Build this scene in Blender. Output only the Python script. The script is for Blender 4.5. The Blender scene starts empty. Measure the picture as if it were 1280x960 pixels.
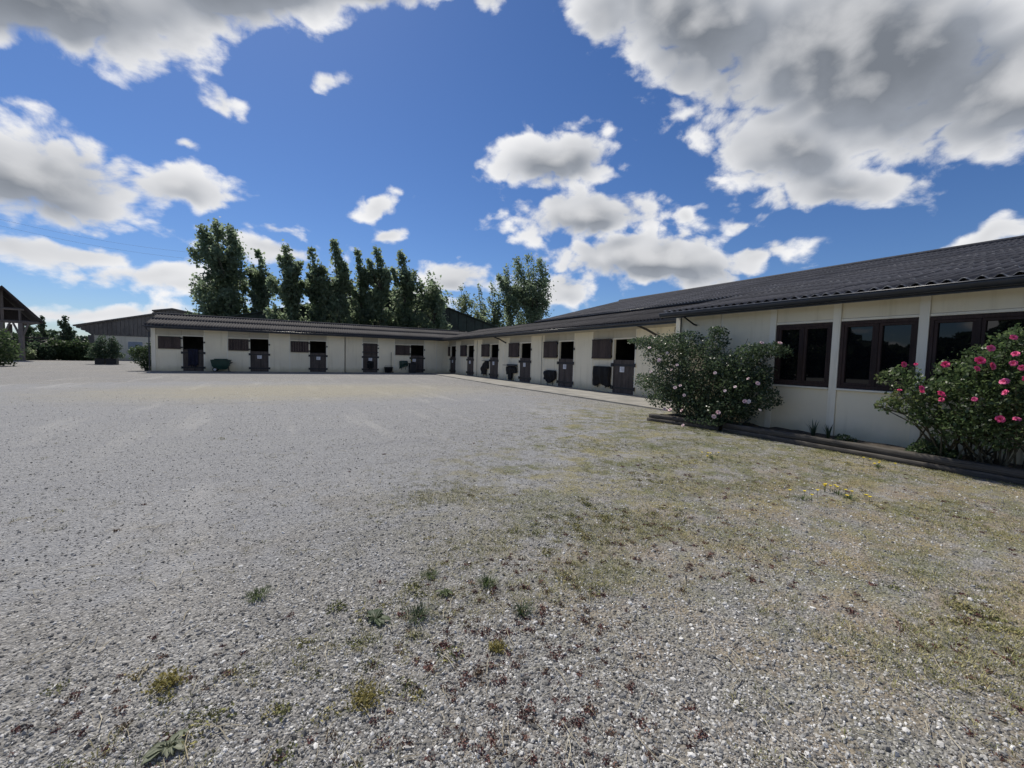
import bpy, math, random
import numpy as np
from mathutils import Vector, Matrix
R = math.radians
rng = np.random.default_rng(7)
random.seed(7)
scene = bpy.context.scene
col = scene.collection

# ------------------------------------------------------------------ camera
CAM_H = 1.45
F_PX, YAW, PITCH, ROLL = 524.03, 0.4981, 0.0592, 0.0259
fw = Vector((math.sin(YAW)*math.cos(PITCH), math.cos(YAW)*math.cos(PITCH), -math.sin(PITCH)))
rt = Vector((math.cos(YAW), -math.sin(YAW), 0.0))
up = rt.cross(fw)
rt2 = rt*math.cos(ROLL) + up*math.sin(ROLL)
up2 = up*math.cos(ROLL) - rt*math.sin(ROLL)
cam_d = bpy.data.cameras.new('camera')
cam = bpy.data.objects.new('camera', cam_d)
col.objects.link(cam)
m = Matrix((rt2, up2, -fw)).transposed().to_4x4()
m.translation = (0, 0, CAM_H)
cam.matrix_world = m
cam_d.sensor_width = 36.0
cam_d.lens = F_PX/1280*36.0
cam_d.clip_start = 0.05
cam_d.clip_end = 3000
scene.camera = cam

def ray(x, y):
    return fw + rt2*((x-640)/F_PX) - up2*((y-480)/F_PX)
def onX(x, y, X):
    d = ray(x, y); return Vector((0, 0, CAM_H)) + d*(X/d.x)
def onY(x, y, Y):
    d = ray(x, y); return Vector((0, 0, CAM_H)) + d*(Y/d.y)
def onZ(x, y, z=0.0):
    d = ray(x, y); return Vector((0, 0, CAM_H)) + d*((z-CAM_H)/d.z)
def proj(P):
    d = Vector(P) - Vector((0, 0, CAM_H)); z = d.dot(fw)
    return 640+F_PX*d.dot(rt2)/z, 480-F_PX*d.dot(up2)/z

# ------------------------------------------------------------------ light
SUN_AZ, SUN_EL = R(-8), R(52)          # azimuth from +Y towards +X
sun_dir = Vector((math.sin(SUN_AZ)*math.cos(SUN_EL), math.cos(SUN_AZ)*math.cos(SUN_EL), math.sin(SUN_EL)))
sd = bpy.data.lights.new('sun', 'SUN')
sd.energy = 3.1
sd.angle = R(2.0)
sd.color = (1.0, 0.94, 0.84)
so = bpy.data.objects.new('sun', sd)
so.rotation_euler = (-sun_dir).to_track_quat('-Z', 'Y').to_euler()
so.location = (0, 0, 60)
col.objects.link(so)

scene.view_settings.view_transform = 'Standard'
scene.view_settings.look = 'None'
scene.view_settings.exposure = 0.62
scene.view_settings.gamma = 1.0
scene.view_settings.use_curve_mapping = False

# ------------------------------------------------------------------ world: sky and clouds
def build_world():
    w = bpy.data.worlds.new('World'); scene.world = w; w.use_nodes = True
    nt = w.node_tree; nt.nodes.clear(); L = nt.links.new
    def N(t, tree=nt, **kw):
        n = tree.nodes.new(t)
        for k, v in kw.items(): setattr(n, k, v)
        return n
    out = N('ShaderNodeOutputWorld'); bg = N('ShaderNodeBackground')
    bg.inputs['Strength'].default_value = 0.08
    L(bg.outputs[0], out.inputs[0])
    sky = N('ShaderNodeTexSky', sky_type='NISHITA', sun_disc=False)
    sky.sun_elevation = SUN_EL; sky.sun_rotation = SUN_AZ
    sky.altitude = 200; sky.air_density = 1.0; sky.dust_density = 0.25; sky.ozone_density = 3.0
    # ---- cloud density as a function of direction
    def cloud_group(full):
        g = bpy.data.node_groups.new('cloud_density', 'ShaderNodeTree')
        g.interface.new_socket('Direction', in_out='INPUT', socket_type='NodeSocketVector')
        g.interface.new_socket('Density', in_out='OUTPUT', socket_type='NodeSocketFloat')
        g.interface.new_socket('Macro', in_out='OUTPUT', socket_type='NodeSocketFloat')
        gi = g.nodes.new('NodeGroupInput'); go = g.nodes.new('NodeGroupOutput'); GL = g.links.new
        def M(op, a, b=None, c=None, clamp=False):
            n = g.nodes.new('ShaderNodeMath'); n.operation = op; n.use_clamp = clamp
            for k, v in enumerate((a, b, c)):
                if v is None: continue
                if isinstance(v, (int, float)): n.inputs[k].default_value = v
                else: GL(v, n.inputs[k])
            return n.outputs[0]
        def V(op, a, b=None):
            n = g.nodes.new('ShaderNodeVectorMath'); n.operation = op
            for k, v in enumerate((a, b)):
                if v is None: continue
                if isinstance(v, (tuple, list, Vector)): n.inputs[k].default_value = v
                else: GL(v, n.inputs[k])
            return n.outputs['Value' if op in ('DOT_PRODUCT', 'LENGTH') else 'Vector']
        D = gi.outputs[0]
        Fh = Vector((math.sin(YAW), math.cos(YAW), 0)); Rh = Vector((math.cos(YAW), -math.sin(YAW), 0))
        # domain warp
        wn = g.nodes.new('ShaderNodeTexNoise'); wn.inputs['Scale'].default_value = 4.5; wn.inputs['Detail'].default_value = 3
        GL(D, wn.inputs['Vector'])
        wv = V('SUBTRACT', wn.outputs['Color'], (0.5, 0.5, 0.5))
        sc = g.nodes.new('ShaderNodeVectorMath'); sc.operation = 'SCALE'; sc.inputs['Scale'].default_value = 0.13
        GL(wv, sc.inputs[0])
        Dw = V('ADD', D, sc.outputs[0])
        df = M('MAXIMUM', V('DOT_PRODUCT', Dw, Fh), 0.08)
        px = M('DIVIDE', V('DOT_PRODUCT', Dw, Rh), df)
        pz = M('DIVIDE', V('DOT_PRODUCT', Dw, Vector((0, 0, 1))), df)
        cb = g.nodes.new('ShaderNodeCombineXYZ'); GL(px, cb.inputs[0]); GL(pz, cb.inputs[1])
        P = cb.outputs[0]
        def tocoord(x, y):
            d = ray(x, y); f = d.dot(Fh); return d.dot(Rh)/f, d.z/f
        field = None
        for (x, y, rx, ry, ang, amp) in CLOUDS:
            cx, cz = tocoord(x, y); ex, ez = tocoord(x+rx, y); tx, tz = tocoord(x, y-ry)
            sx = math.hypot(ex-cx, ez-cz); sz = math.hypot(tx-cx, tz-cz)
            mp = g.nodes.new('ShaderNodeMapping'); mp.vector_type = 'TEXTURE'
            mp.inputs['Location'].default_value = (cx, cz, 0)
            mp.inputs['Rotation'].default_value = (0, 0, R(-ang))
            mp.inputs['Scale'].default_value = (sx, sz, 1)
            GL(P, mp.inputs['Vector'])
            v = M('MULTIPLY_ADD', V('LENGTH', mp.outputs[0]), -amp, amp)
            field = v if field is None else M('SMOOTH_MAX', field, v, 0.32)
        # outside the part of the sky that is modelled cloud by cloud: a scattered field of the same kind
        pl = M('MAXIMUM', M('ADD', V('DOT_PRODUCT', D, Vector((0, 0, 1))), 0.12), 0.05)
        pc = g.nodes.new('ShaderNodeVectorMath'); pc.operation = 'DIVIDE'; GL(D, pc.inputs[0])
        cc = g.nodes.new('ShaderNodeCombineXYZ')
        for k in range(3): GL(pl, cc.inputs[k])
        GL(cc.outputs[0], pc.inputs[1])
        on = g.nodes.new('ShaderNodeTexNoise'); on.inputs['Scale'].default_value = 0.9; on.inputs['Detail'].default_value = 2
        GL(pc.outputs[0], on.inputs['Vector'])
        of = M('MULTIPLY_ADD', on.outputs['Fac'], 3.2, -1.65)
        inside = g.nodes.new('ShaderNodeMapRange'); inside.interpolation_type = 'SMOOTHSTEP'
        inside.inputs['From Min'].default_value = 0.30; inside.inputs['From Max'].default_value = 0.52
        GL(V('DOT_PRODUCT', D, Fh), inside.inputs['Value'])
        mxf = g.nodes.new('ShaderNodeMix'); mxf.data_type = 'FLOAT'
        GL(inside.outputs[0], mxf.inputs[0]); GL(of, mxf.inputs[2]); GL(field, mxf.inputs[3])
        # detail
        dn = g.nodes.new('ShaderNodeTexNoise'); dn.inputs['Scale'].default_value = 8.5; dn.inputs['Detail'].default_value = 8 if full else 2
        dn.inputs['Roughness'].default_value = 0.61; dn.inputs['Distortion'].default_value = 0.2 if full else 0
        st = g.nodes.new('ShaderNodeMapping'); st.inputs['Scale'].default_value = (1, 1, 1.5); GL(D, st.inputs['Vector'])
        GL(st.outputs[0], dn.inputs['Vector'])
        bn_ = g.nodes.new('ShaderNodeTexNoise'); bn_.inputs['Scale'].default_value = 11; bn_.inputs['Detail'].default_value = 2.5 if full else 1; bn_.inputs['Roughness'].default_value = .5
        GL(st.outputs[0], bn_.inputs['Vector'])
        puff = M('MULTIPLY_ADD', M('ABSOLUTE', M('MULTIPLY_ADD', bn_.outputs['Fac'], 2, -1)), 1.15, -.20)
        fb = M('MULTIPLY_ADD', dn.outputs['Fac'], 2.1, -1.05)
        both = M('ADD', fb, puff)
        GL(M('ADD', mxf.outputs[0], both), go.inputs['Density'])
        GL(M('MULTIPLY_ADD', both, .27, mxf.outputs[0]), go.inputs['Macro'])
        return g
    g_full, g_lite = cloud_group(True), cloud_group(False)
    # ---- use it twice: here, and a little towards the sun
    tc = N('ShaderNodeTexCoord')
    nrm = N('ShaderNodeVectorMath', operation='NORMALIZE'); L(tc.outputs['Generated'], nrm.inputs[0])
    a = N('ShaderNodeGroup', node_tree=g_full); L(nrm.outputs[0], a.inputs[0])
    ad = N('ShaderNodeVectorMath', operation='ADD'); L(nrm.outputs[0], ad.inputs[0])
    ad.inputs[1].default_value = sun_dir*0.055
    n2 = N('ShaderNodeVectorMath', operation='NORMALIZE'); L(ad.outputs[0], n2.inputs[0])
    b = N('ShaderNodeGroup', node_tree=g_lite); L(n2.outputs[0], b.inputs[0])
    def mr(v, lo, hi, smooth=True, t0=0.0, t1=1.0):
        n = N('ShaderNodeMapRange'); n.interpolation_type = 'SMOOTHSTEP' if smooth else 'LINEAR'
        for k, x in (('From Min', lo), ('From Max', hi), ('To Min', t0), ('To Max', t1)): n.inputs[k].default_value = x
        L(v, n.inputs['Value']); return n.outputs[0]
    def msub(u, v):
        n = N('ShaderNodeMath', operation='SUBTRACT'); L(u, n.inputs[0]); L(v, n.inputs[1]); return n.outputs[0]
    alpha = mr(a.outputs[0], -0.05, 0.42)
    thick = mr(a.outputs[1], 0.02, .8)              # thin edges let the sun through, thick middles are grey
    small = mr(msub(a.outputs[0], b.outputs[0]), -0.8, 0.9)
    large = mr(msub(a.outputs[1], b.outputs[1]), -0.8, 0.8)
    sh = N('ShaderNodeMix', data_type='FLOAT'); sh.inputs[0].default_value = .72; L(small, sh.inputs[2]); L(large, sh.inputs[3])
    k1 = N('ShaderNodeMath', operation='MULTIPLY_ADD'); L(sh.outputs[0], k1.inputs[0]); k1.inputs[1].default_value = -1.1; k1.inputs[2].default_value = 1.46
    k2 = N('ShaderNodeMath', operation='MULTIPLY', use_clamp=True); L(k1.outputs[0], k2.inputs[0]); L(thick, k2.inputs[1])
    half = N('ShaderNodeMix', data_type='RGBA'); L(k2.outputs[0], half.inputs[0])
    vr = mr(a.outputs[1], .25, 1.25)
    gr = N('ShaderNodeMix', data_type='RGBA'); L(vr, gr.inputs[0]); gr.inputs[6].default_value = (2.9, 3.15, 3.6, 1); gr.inputs[7].default_value = (1.55, 1.72, 2.0, 1)
    L(gr.outputs[2], half.inputs[7])
    half.inputs[6].default_value = (7.6, 7.6, 7.7, 1)
    # blue: deepen the sky as the photograph's exposure does
    gm = N('ShaderNodeGamma'); gm.inputs[1].default_value = 1.0
    hs = N('ShaderNodeHueSaturation'); hs.inputs['Saturation'].default_value = 1.12; hs.inputs['Value'].default_value = 1.0
    L(sky.outputs[0], hs.inputs['Color']); L(hs.outputs[0], gm.inputs[0])
    mul = N('ShaderNodeMix', data_type='RGBA', blend_type='MULTIPLY'); mul.inputs[0].default_value = 1.0
    mul.inputs[7].default_value = SKY_TINT
    L(gm.outputs[0], mul.inputs[6])
    fin = N('ShaderNodeMix', data_type='RGBA'); L(alpha, fin.inputs[0])
    L(mul.outputs[2], fin.inputs[6]); L(half.outputs[2], fin.inputs[7])
    L(fin.outputs[2], bg.inputs['Color'])

SKY_TINT = (0.49, 0.57, 0.73, 1)
# clouds: where the photograph shows them, as bearings (x, y, half width, half height, tilt, strength)
CLOUDS = [
    (70, 5, 220, 88, 8, 1.3), (300, -12, 210, 66, -8, 1.15), (460, -16, 120, 40, 0, .9), (600, -4, 44, 26, 0, .7),
    (35, 215, 175, 74, 8, 1.15), (215, 240, 115, 24, 14, .8), (340, 286, 54, 10, 4, .6), (228, 192, 22, 11, 20, .62),
    (40, 308, 150, 24, 4, .8), (180, 345, 140, 18, 2, .7), (80, 388, 180, 14, 0, .6), (330, 312, 100, 18, 6, .7),
    (262, 122, 30, 20, 40, .5), (408, 95, 24, 13, 10, .52), (473, 253, 27, 15, 0, .66), (487, 288, 31, 12, -8, .66),
    (575, 345, 62, 28, 0, .9), (480, 385, 130, 34, 0, .75),
    (690, 203, 98, 42, -6, 1.05), (735, 270, 106, 38, -4, 1.1), (815, 330, 165, 40, -4, 1.15), (955, 314, 64, 20, -6, .8),
    (700, 372, 60, 26, 0, .8), (855, 276, 26, 12, 0, .55),
    (880, 25, 185, 108, 24, 1.3), (1090, 65, 290, 150, -8, 1.5), (985, 185, 120, 62, 10, 1.0), (1060, 228, 135, 34, -8, .9),
    (1270, 90, 210, 115, -18, 1.3), (945, 272, 38, 12, -8, .58), (755, 18, 66, 52, 0, .8),
    (1235, 298, 110, 20, -16, .85),
]
build_world()

# ------------------------------------------------------------------ mesh helpers
def np_mesh(name, verts, faces, smooth=False):
    """faces: (n,k) int array"""
    verts = np.asarray(verts, np.float32); faces = np.asarray(faces, np.int32)
    me = bpy.data.meshes.new(name)
    me.vertices.add(len(verts)); me.vertices.foreach_set('co', verts.ravel())
    n, k = faces.shape
    me.loops.add(n*k); me.loops.foreach_set('vertex_index', faces.ravel())
    me.polygons.add(n); me.polygons.foreach_set('loop_start', np.arange(0, n*k, k, dtype=np.int32))
    try: me.polygons.foreach_set('loop_total', np.full(n, k, np.int32))
    except Exception: pass
    if smooth: me.polygons.foreach_set('use_smooth', np.ones(n, bool))
    me.update(calc_edges=True)
    return me

class MB:
    """collects boxes, prisms and tubes; frame maps local (a, d, z) to the world"""
    def __init__(s, frame=None): s.v = []; s.f = []; s.frame = frame or (lambda a, d, z: (a, d, z)); s.smooth = False
    def add(s, vs, fs):
        b = len(s.v); s.v += [s.frame(*p) for p in vs]; s.f += [tuple(b+i for i in f) for f in fs]
    def box(s, a0, a1, d0, d1, z0, z1, bev=0.0):
        if bev <= 0:
            s.add([(a0,d0,z0),(a1,d0,z0),(a1,d1,z0),(a0,d1,z0),(a0,d0,z1),(a1,d0,z1),(a1,d1,z1),(a0,d1,z1)],
                  [(0,3,2,1),(4,5,6,7),(0,1,5,4),(1,2,6,5),(2,3,7,6),(3,0,4,7)]); return
        b = bev; vs = []
        for z, ins in ((z0, b), (z0+b, 0), (z1-b, 0), (z1, b)):
            vs += [(a0+ins, d0+ins, z), (a1-ins, d0+ins, z), (a1-ins, d1-ins, z), (a0+ins, d1-ins, z)]
        fs = [(0,3,2,1), (12,13,14,15)]
        for r in range(3):
            for k in range(4): fs.append((r*4+k, r*4+(k+1) % 4, r*4+4+(k+1) % 4, r*4+4+k))
        s.add(vs, fs)
    def prism(s, poly, z0, z1, axis='z'):
        """poly: list of 2-D points; extruded along axis"""
        n = len(poly)
        def mk(p, t): return {'z': (p[0], p[1], t), 'd': (p[0], t, p[1]), 'a': (t, p[0], p[1])}[axis]
        vs = [mk(p, z0) for p in poly] + [mk(p, z1) for p in poly]
        s.add(vs, [tuple(range(n-1, -1, -1)), tuple(range(n, 2*n))] + [(k, (k+1) % n, n+(k+1) % n, n+k) for k in range(n)])
    def tube(s, pts, rad, n=6, cap=True):
        pts = [Vector(p) for p in pts]
        rad = rad if isinstance(rad, (list, tuple)) else [rad]*len(pts)
        vs = []; fs = []
        for i, p in enumerate(pts):
            t = (pts[min(i+1, len(pts)-1)] - pts[max(i-1, 0)]).normalized()
            u = t.cross(Vector((0.13, 0.21, 1)) if abs(t.z) < .9 else Vector((1, .17, 0))).normalized(); w = t.cross(u)
            for k in range(n):
                a = 2*math.pi*k/n; vs.append(tuple(p + (u*math.cos(a)+w*math.sin(a))*rad[i]))
        for i in range(len(pts)-1):
            for k in range(n): fs.append((i*n+k, i*n+(k+1) % n, (i+1)*n+(k+1) % n, (i+1)*n+k))
        if cap: fs += [tuple(range(n-1, -1, -1)), tuple(range((len(pts)-1)*n, len(pts)*n))]
        s.add(vs, fs)
    def mesh(s, name):
        me = bpy.data.meshes.new(name); me.from_pydata(s.v, [], s.f)
        if s.smooth:
            for p in me.polygons: p.use_smooth = True
        me.update(); return me

WPOS = {}
def thing(name, label, cat, loc=(0, 0, 0), group=None, kind=None):
    o = bpy.data.objects.new(name, None); col.objects.link(o); o.location = loc; o.empty_display_size = .3
    WPOS[o.name] = Vector(loc); tag(o, label, cat, group, kind); return o
def tag(o, label=None, cat=None, group=None, kind=None):
    for k, v in (('label', label), ('category', cat), ('group', group), ('kind', kind)):
        if v: o[k] = v
    return o
def part(name, me, mat, parent=None, loc=(0, 0, 0), rot=None, kind=None):
    if isinstance(me, MB): me = me.mesh(name)
    o = bpy.data.objects.new(name, me); col.objects.link(o)
    if mat is not None and not me.materials: me.materials.append(mat)
    w = Vector(loc); WPOS[o.name] = w
    if parent is not None:
        o.parent = parent; o.location = w - WPOS[parent.name]
    else: o.location = w
    if rot is not None: o.rotation_euler = rot
    if kind: o['kind'] = kind
    return o
def struct(name, me, mat): return part(name, me, mat, None, kind='structure')

# ------------------------------------------------------------------ materials
def mat_base(name, rough=0.8, spec=0.5):
    mt = bpy.data.materials.new(name); mt.use_nodes = True
    nt = mt.node_tree; p = nt.nodes['Principled BSDF']
    p.inputs['Roughness'].default_value = rough; p.inputs['Specular IOR Level'].default_value = spec
    return mt, nt, p
def nd(nt, t, **kw):
    n = nt.nodes.new(t)
    for k, v in kw.items(): setattr(n, k, v)
    return n
def noise(nt, scale, detail=4, rough=.55, vec=None, sc=None, coord='Object', dist=0.0):
    n = nd(nt, 'ShaderNodeTexNoise'); n.inputs['Scale'].default_value = scale; n.inputs['Detail'].default_value = detail
    n.inputs['Roughness'].default_value = rough; n.inputs['Distortion'].default_value = dist
    if vec is None:
        tc = nd(nt, 'ShaderNodeTexCoord'); vec = tc.outputs[coord]
    if sc:
        mp = nd(nt, 'ShaderNodeMapping'); mp.inputs['Scale'].default_value = sc; nt.links.new(vec, mp.inputs['Vector']); vec = mp.outputs[0]
    nt.links.new(vec, n.inputs['Vector']); return n.outputs['Fac']
def mixc(nt, fac, c1, c2, blend='MIX'):
    n = nd(nt, 'ShaderNodeMix', data_type='RGBA', blend_type=blend)
    if isinstance(fac, (int, float)): n.inputs[0].default_value = fac
    else: nt.links.new(fac, n.inputs[0])
    for k, c in ((6, c1), (7, c2)):
        if isinstance(c, (tuple, list)): n.inputs[k].default_value = (*c[:3], 1)
        else: nt.links.new(c, n.inputs[k])
    return n.outputs[2]
def rng_map(nt, v, lo, hi, t0=0.0, t1=1.0, smooth=True):
    n = nd(nt, 'ShaderNodeMapRange'); n.interpolation_type = 'SMOOTHSTEP' if smooth else 'LINEAR'
    for k, x in (('From Min', lo), ('From Max', hi), ('To Min', t0), ('To Max', t1)): n.inputs[k].default_value = x
    nt.links.new(v, n.inputs['Value']); return n.outputs[0]
def mth(nt, op, a, b=None, clamp=False):
    n = nd(nt, 'ShaderNodeMath', operation=op); n.use_clamp = clamp
    for k, v in enumerate((a, b)):
        if v is None: continue
        if isinstance(v, (int, float)): n.inputs[k].default_value = v
        else: nt.links.new(v, n.inputs[k])
    return n.outputs[0]
def bump(nt, p, h, strength=.4, dist=.01):
    b = nd(nt, 'ShaderNodeBump'); b.inputs['Strength'].default_value = strength; b.inputs['Distance'].default_value = dist
    nt.links.new(h, b.inputs['Height']); nt.links.new(b.outputs[0], p.inputs['Normal'])
def setc(nt, p, c): nt.links.new(c, p.inputs['Base Color'])
def objrand(nt): return nd(nt, 'ShaderNodeObjectInfo').outputs['Random']
def island(nt): return nd(nt, 'ShaderNodeNewGeometry').outputs['Random Per Island']
def hsvc(nt, c, val=None, hue=None, sat=None):
    h = nd(nt, 'ShaderNodeHueSaturation'); nt.links.new(c, h.inputs['Color'])
    for k, v in (('Value', val), ('Hue', hue), ('Saturation', sat)):
        if v is not None: nt.links.new(v, h.inputs[k])
    return h.outputs[0]

def m_simple(name, c, rough=.7, var=.25, scale=6, spec=.5, bmp=0.0):
    mt, nt, p = mat_base(name, rough, spec)
    n = noise(nt, scale, 6)
    lo = tuple(x*(1-var) for x in c); hi = tuple(min(1, x*(1+var)) for x in c)
    setc(nt, p, mixc(nt, rng_map(nt, n, .3, .7), lo, hi))
    if bmp: bump(nt, p, noise(nt, scale*4, 5), bmp, .01)
    return mt
def m_panel(name, c):
    mt, nt, p = mat_base(name, .75, .3)
    big = noise(nt, .8, 5); streak = noise(nt, 3.0, 6, .6, sc=(1.6, 1.6, .12)); fine = noise(nt, 60, 3)
    cc = mixc(nt, rng_map(nt, big, .35, .7), tuple(x*.93 for x in c), c)
    cc = mixc(nt, rng_map(nt, streak, .50, .74, 0, .42), cc, (c[0]*.62, c[1]*.6, c[2]*.52))
    # splashed dirt along the foot of the wall
    tc = nd(nt, 'ShaderNodeTexCoord'); sx = nd(nt, 'ShaderNodeSeparateXYZ'); nt.links.new(tc.outputs['Object'], sx.inputs[0])
    zz = mth(nt, 'ADD', sx.outputs[2], mth(nt, 'MULTIPLY', noise(nt, 2.2, 5), -.5))
    cc = mixc(nt, rng_map(nt, zz, -.25, .3, .75, 0), cc, (c[0]*.55, c[1]*.54, c[2]*.45))
    v = mth(nt, 'MULTIPLY_ADD', objrand(nt), .09); v.node.inputs[2].default_value = .95
    setc(nt, p, hsvc(nt, cc, val=v))
    bump(nt, p, fine, .12, .004)
    return mt
def m_wood(name, c, c2, ax=(9, 9, .5)):
    mt, nt, p = mat_base(name, .75, .3)
    g = noise(nt, 5, 7, .65, sc=ax); b = noise(nt, 1.3, 4)
    cc = mixc(nt, rng_map(nt, g, .3, .72), c, c2)
    cc = mixc(nt, rng_map(nt, b, .45, .75, 0, .5), cc, tuple(x*.6 for x in c))
    v = mth(nt, 'MULTIPLY_ADD', island(nt), .5); v.node.inputs[2].default_value = .75
    setc(nt, p, hsvc(nt, cc, val=v)); bump(nt, p, g, .3, .006); return mt
def m_roof(name, c, lap_light_amt=.9):
    mt, nt, p = mat_base(name, .88, .2)
    n1 = noise(nt, 1.1, 6, .6); n2 = noise(nt, 14, 6, .7)
    geo = nd(nt, 'ShaderNodeNewGeometry'); n3 = noise(nt, .35, 5, vec=geo.outputs['Position'])
    cc = mixc(nt, rng_map(nt, n2, .3, .75), tuple(x*.6 for x in c), tuple(x*1.35 for x in c))
    cc = mixc(nt, rng_map(nt, n3, .4, .7, 0, .5), cc, tuple(x*.62 for x in c))
    # light caught by a sheet's lower lap, painted as a broken pale band (Object y runs up the slope)
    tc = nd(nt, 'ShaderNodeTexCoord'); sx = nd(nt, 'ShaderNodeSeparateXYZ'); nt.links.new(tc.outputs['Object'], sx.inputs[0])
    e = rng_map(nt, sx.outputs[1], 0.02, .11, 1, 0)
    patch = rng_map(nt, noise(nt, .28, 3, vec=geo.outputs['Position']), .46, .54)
    lap_light = mth(nt, 'MULTIPLY', mth(nt, 'MULTIPLY', e, patch), rng_map(nt, n2, .35, .6))
    cc = mixc(nt, mth(nt, 'MULTIPLY', lap_light, lap_light_amt), cc, (.38, .38, .38))
    sp = rng_map(nt, noise(nt, 22, 4, .7), .62, .72)
    cc = mixc(nt, mth(nt, 'MULTIPLY', sp, .5), cc, (.30, .30, .27))
    v = mth(nt, 'MULTIPLY_ADD', objrand(nt), .26); v.node.inputs[2].default_value = .88
    setc(nt, p, hsvc(nt, cc, val=v)); bump(nt, p, n2, .35, .004); return mt
def m_leaf(name, c1, c2, c3=None, trans=.35, rough=.55):
    mt, nt, p = mat_base(name, rough, .35)
    i = island(nt); geo = nd(nt, 'ShaderNodeNewGeometry')
    big = noise(nt, .9, 3, vec=geo.outputs['Position'])
    cc = mixc(nt, i, c1, c2)
    if c3: cc = mixc(nt, rng_map(nt, big, .5, .68), cc, c3)
    setc(nt, p, cc)
    tr = nd(nt, 'ShaderNodeBsdfTranslucent'); h_ = nd(nt, 'ShaderNodeHueSaturation'); h_.inputs['Value'].default_value = 2.4; nt.links.new(cc, h_.inputs['Color']); nt.links.new(h_.outputs[0], tr.inputs[0])
    mx = nd(nt, 'ShaderNodeMixShader'); mx.inputs[0].default_value = trans
    nt.links.new(p.outputs[0], mx.inputs[1]); nt.links.new(tr.outputs[0], mx.inputs[2])
    nt.links.new(mx.outputs[0], nt.nodes['Material Output'].inputs[0]); return mt
def m_stone(name, stops):
    """loose stones: one colour per stone"""
    mt, nt, p = mat_base(name, .85, .3)
    r = nd(nt, 'ShaderNodeValToRGB'); r.color_ramp.interpolation = 'LINEAR'
    els = r.color_ramp.elements
    while len(els) < len(stops): els.new(.5)
    for e, (pos, c) in zip(els, stops): e.position = pos; e.color = (*c, 1)
    nt.links.new(objrand(nt), r.inputs[0])
    n = noise(nt, 40, 3)
    setc(nt, p, mixc(nt, rng_map(nt, n, .3, .7, 0, .35), r.outputs[0], (.12, .115, .105))); return mt

M = {}
M['panel'] = m_panel('cream_panel', (.86, .785, .60))
M['panel_eave_shade'] = m_panel('shaded_lintel_panel', (.54, .50, .40))  # cream panel with the shade under the eaves put into its colour
M['post'] = m_panel('cream_post', (.87, .82, .68))
M['brown'] = m_wood('brown_boards', (.038, .029, .027), (.085, .062, .055))
M['grey_door'] = m_wood('grey_boards', (.048, .039, .035), (.105, .088, .078))
M['black_metal'] = m_simple('black_iron', (.012, .012, .014), .5, .3)
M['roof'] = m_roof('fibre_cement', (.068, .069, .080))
M['roof_plain'] = m_roof('fibre_cement_plain', (.055, .052, .054), .08)
M['gutter'] = m_simple('slate_gutter', (.03, .036, .048), .32, .2, 3)
M['frame'] = m_wood('window_timber', (.03, .019, .017), (.055, .036, .032))
M['paper'] = m_simple('notice_paper', (.72, .73, .76), .7, .05)
M['ink'] = m_simple('notice_ink', (.10, .10, .13), .7, .1)
M['concrete'] = m_simple('walkway_concrete', (.25, .24, .215), .9, .22, 1.2, bmp=.3)
M['timber'] = m_wood('old_sleeper', (.038, .034, .029), (.115, .104, .09), ax=(9, .45, 14))
M['soil'] = m_simple('bed_soil', (.055, .045, .035), .95, .4, 9, bmp=.6)
M['inside'] = m_simple('stall_boards', (.10, .085, .07), .9, .3, 2)
M['rug'] = m_simple('black_rug', (.0035, .0038, .005), .85, .4, 7, bmp=.3)
M['rug_blue'] = m_simple('navy_rug', (.005, .006, .022), .85, .4, 7, bmp=.3)
M['rug_grey'] = m_simple('grey_rug_lining', (.09, .09, .09), .9, .4, 7, bmp=.3)
M['green_plastic'] = m_simple('green_plastic', (.012, .045, .032), .42, .3, 5)
M['black_plastic'] = m_simple('black_plastic', (.012, .013, .016), .5, .3)
M['tyre'] = m_simple('tyre_rubber', (.015, .015, .015), .9, .3)
M['hub'] = m_simple('pale_hub', (.45, .45, .45), .5, .1)
M['bark'] = m_wood('bark', (.05, .042, .034), (.11, .095, .08))
M['cane'] = m_simple('rose_cane', (.055, .05, .03), .8, .4, 20)
M['poplar'] = m_leaf('poplar_leaves', (.10, .135, .085), (.15, .185, .115), (.115, .145, .10), .6)
M['poplar_pale'] = m_leaf('pale_poplar_leaves', (.10, .13, .075), (.15, .18, .10), (.11, .14, .09), .5)
M['hedge'] = m_leaf('hedge_leaves', (.030, .052, .022), (.060, .09, .036), None, .3)
M['conifer'] = m_leaf('conifer_needles', (.032, .055, .032), (.06, .09, .048), None, .3)
M['rose_leaf'] = m_leaf('rose_leaves', (.026, .047, .026), (.078, .108, .058), (.055, .08, .040), .32, .36)
M['rose_leaf_dark'] = m_leaf('dark_rose_leaves', (.032, .058, .026), (.085, .12, .05), (.10, .10, .04), .38, .38)
def m_petal(name, c1, c2):
    mt, nt, p = mat_base(name, .6, .3); setc(nt, p, mixc(nt, objrand(nt), c1, c2)); return mt
M['petal_pale'] = m_petal('pale_petals', (.82, .74, .71), (.80, .55, .56))
M['petal_pink'] = m_petal('pink_petals', (.78, .06, .20), (.70, .13, .28))
M['petal_yellow'] = m_simple('yellow_petals', (.75, .58, .04), .6, .1)
M['green_clad'] = m_simple('dark_green_cladding', (.014, .026, .019), .7, .45, 1.6)
M['grey_board'] = m_wood('weathered_boards', (.12, .112, .105), (.23, .215, .20))
M['barn_wall'] = m_panel('barn_render', (.78, .74, .62))
M['shutter'] = m_simple('blue_grey_shutter', (.30, .35, .42), .6, .12)
M['shed_wood'] = m_wood('shed_timber', (.12, .105, .098), (.23, .20, .185))
M['shed_dark'] = m_wood('shed_boards', (.030, .025, .026), (.07, .058, .056))
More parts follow.
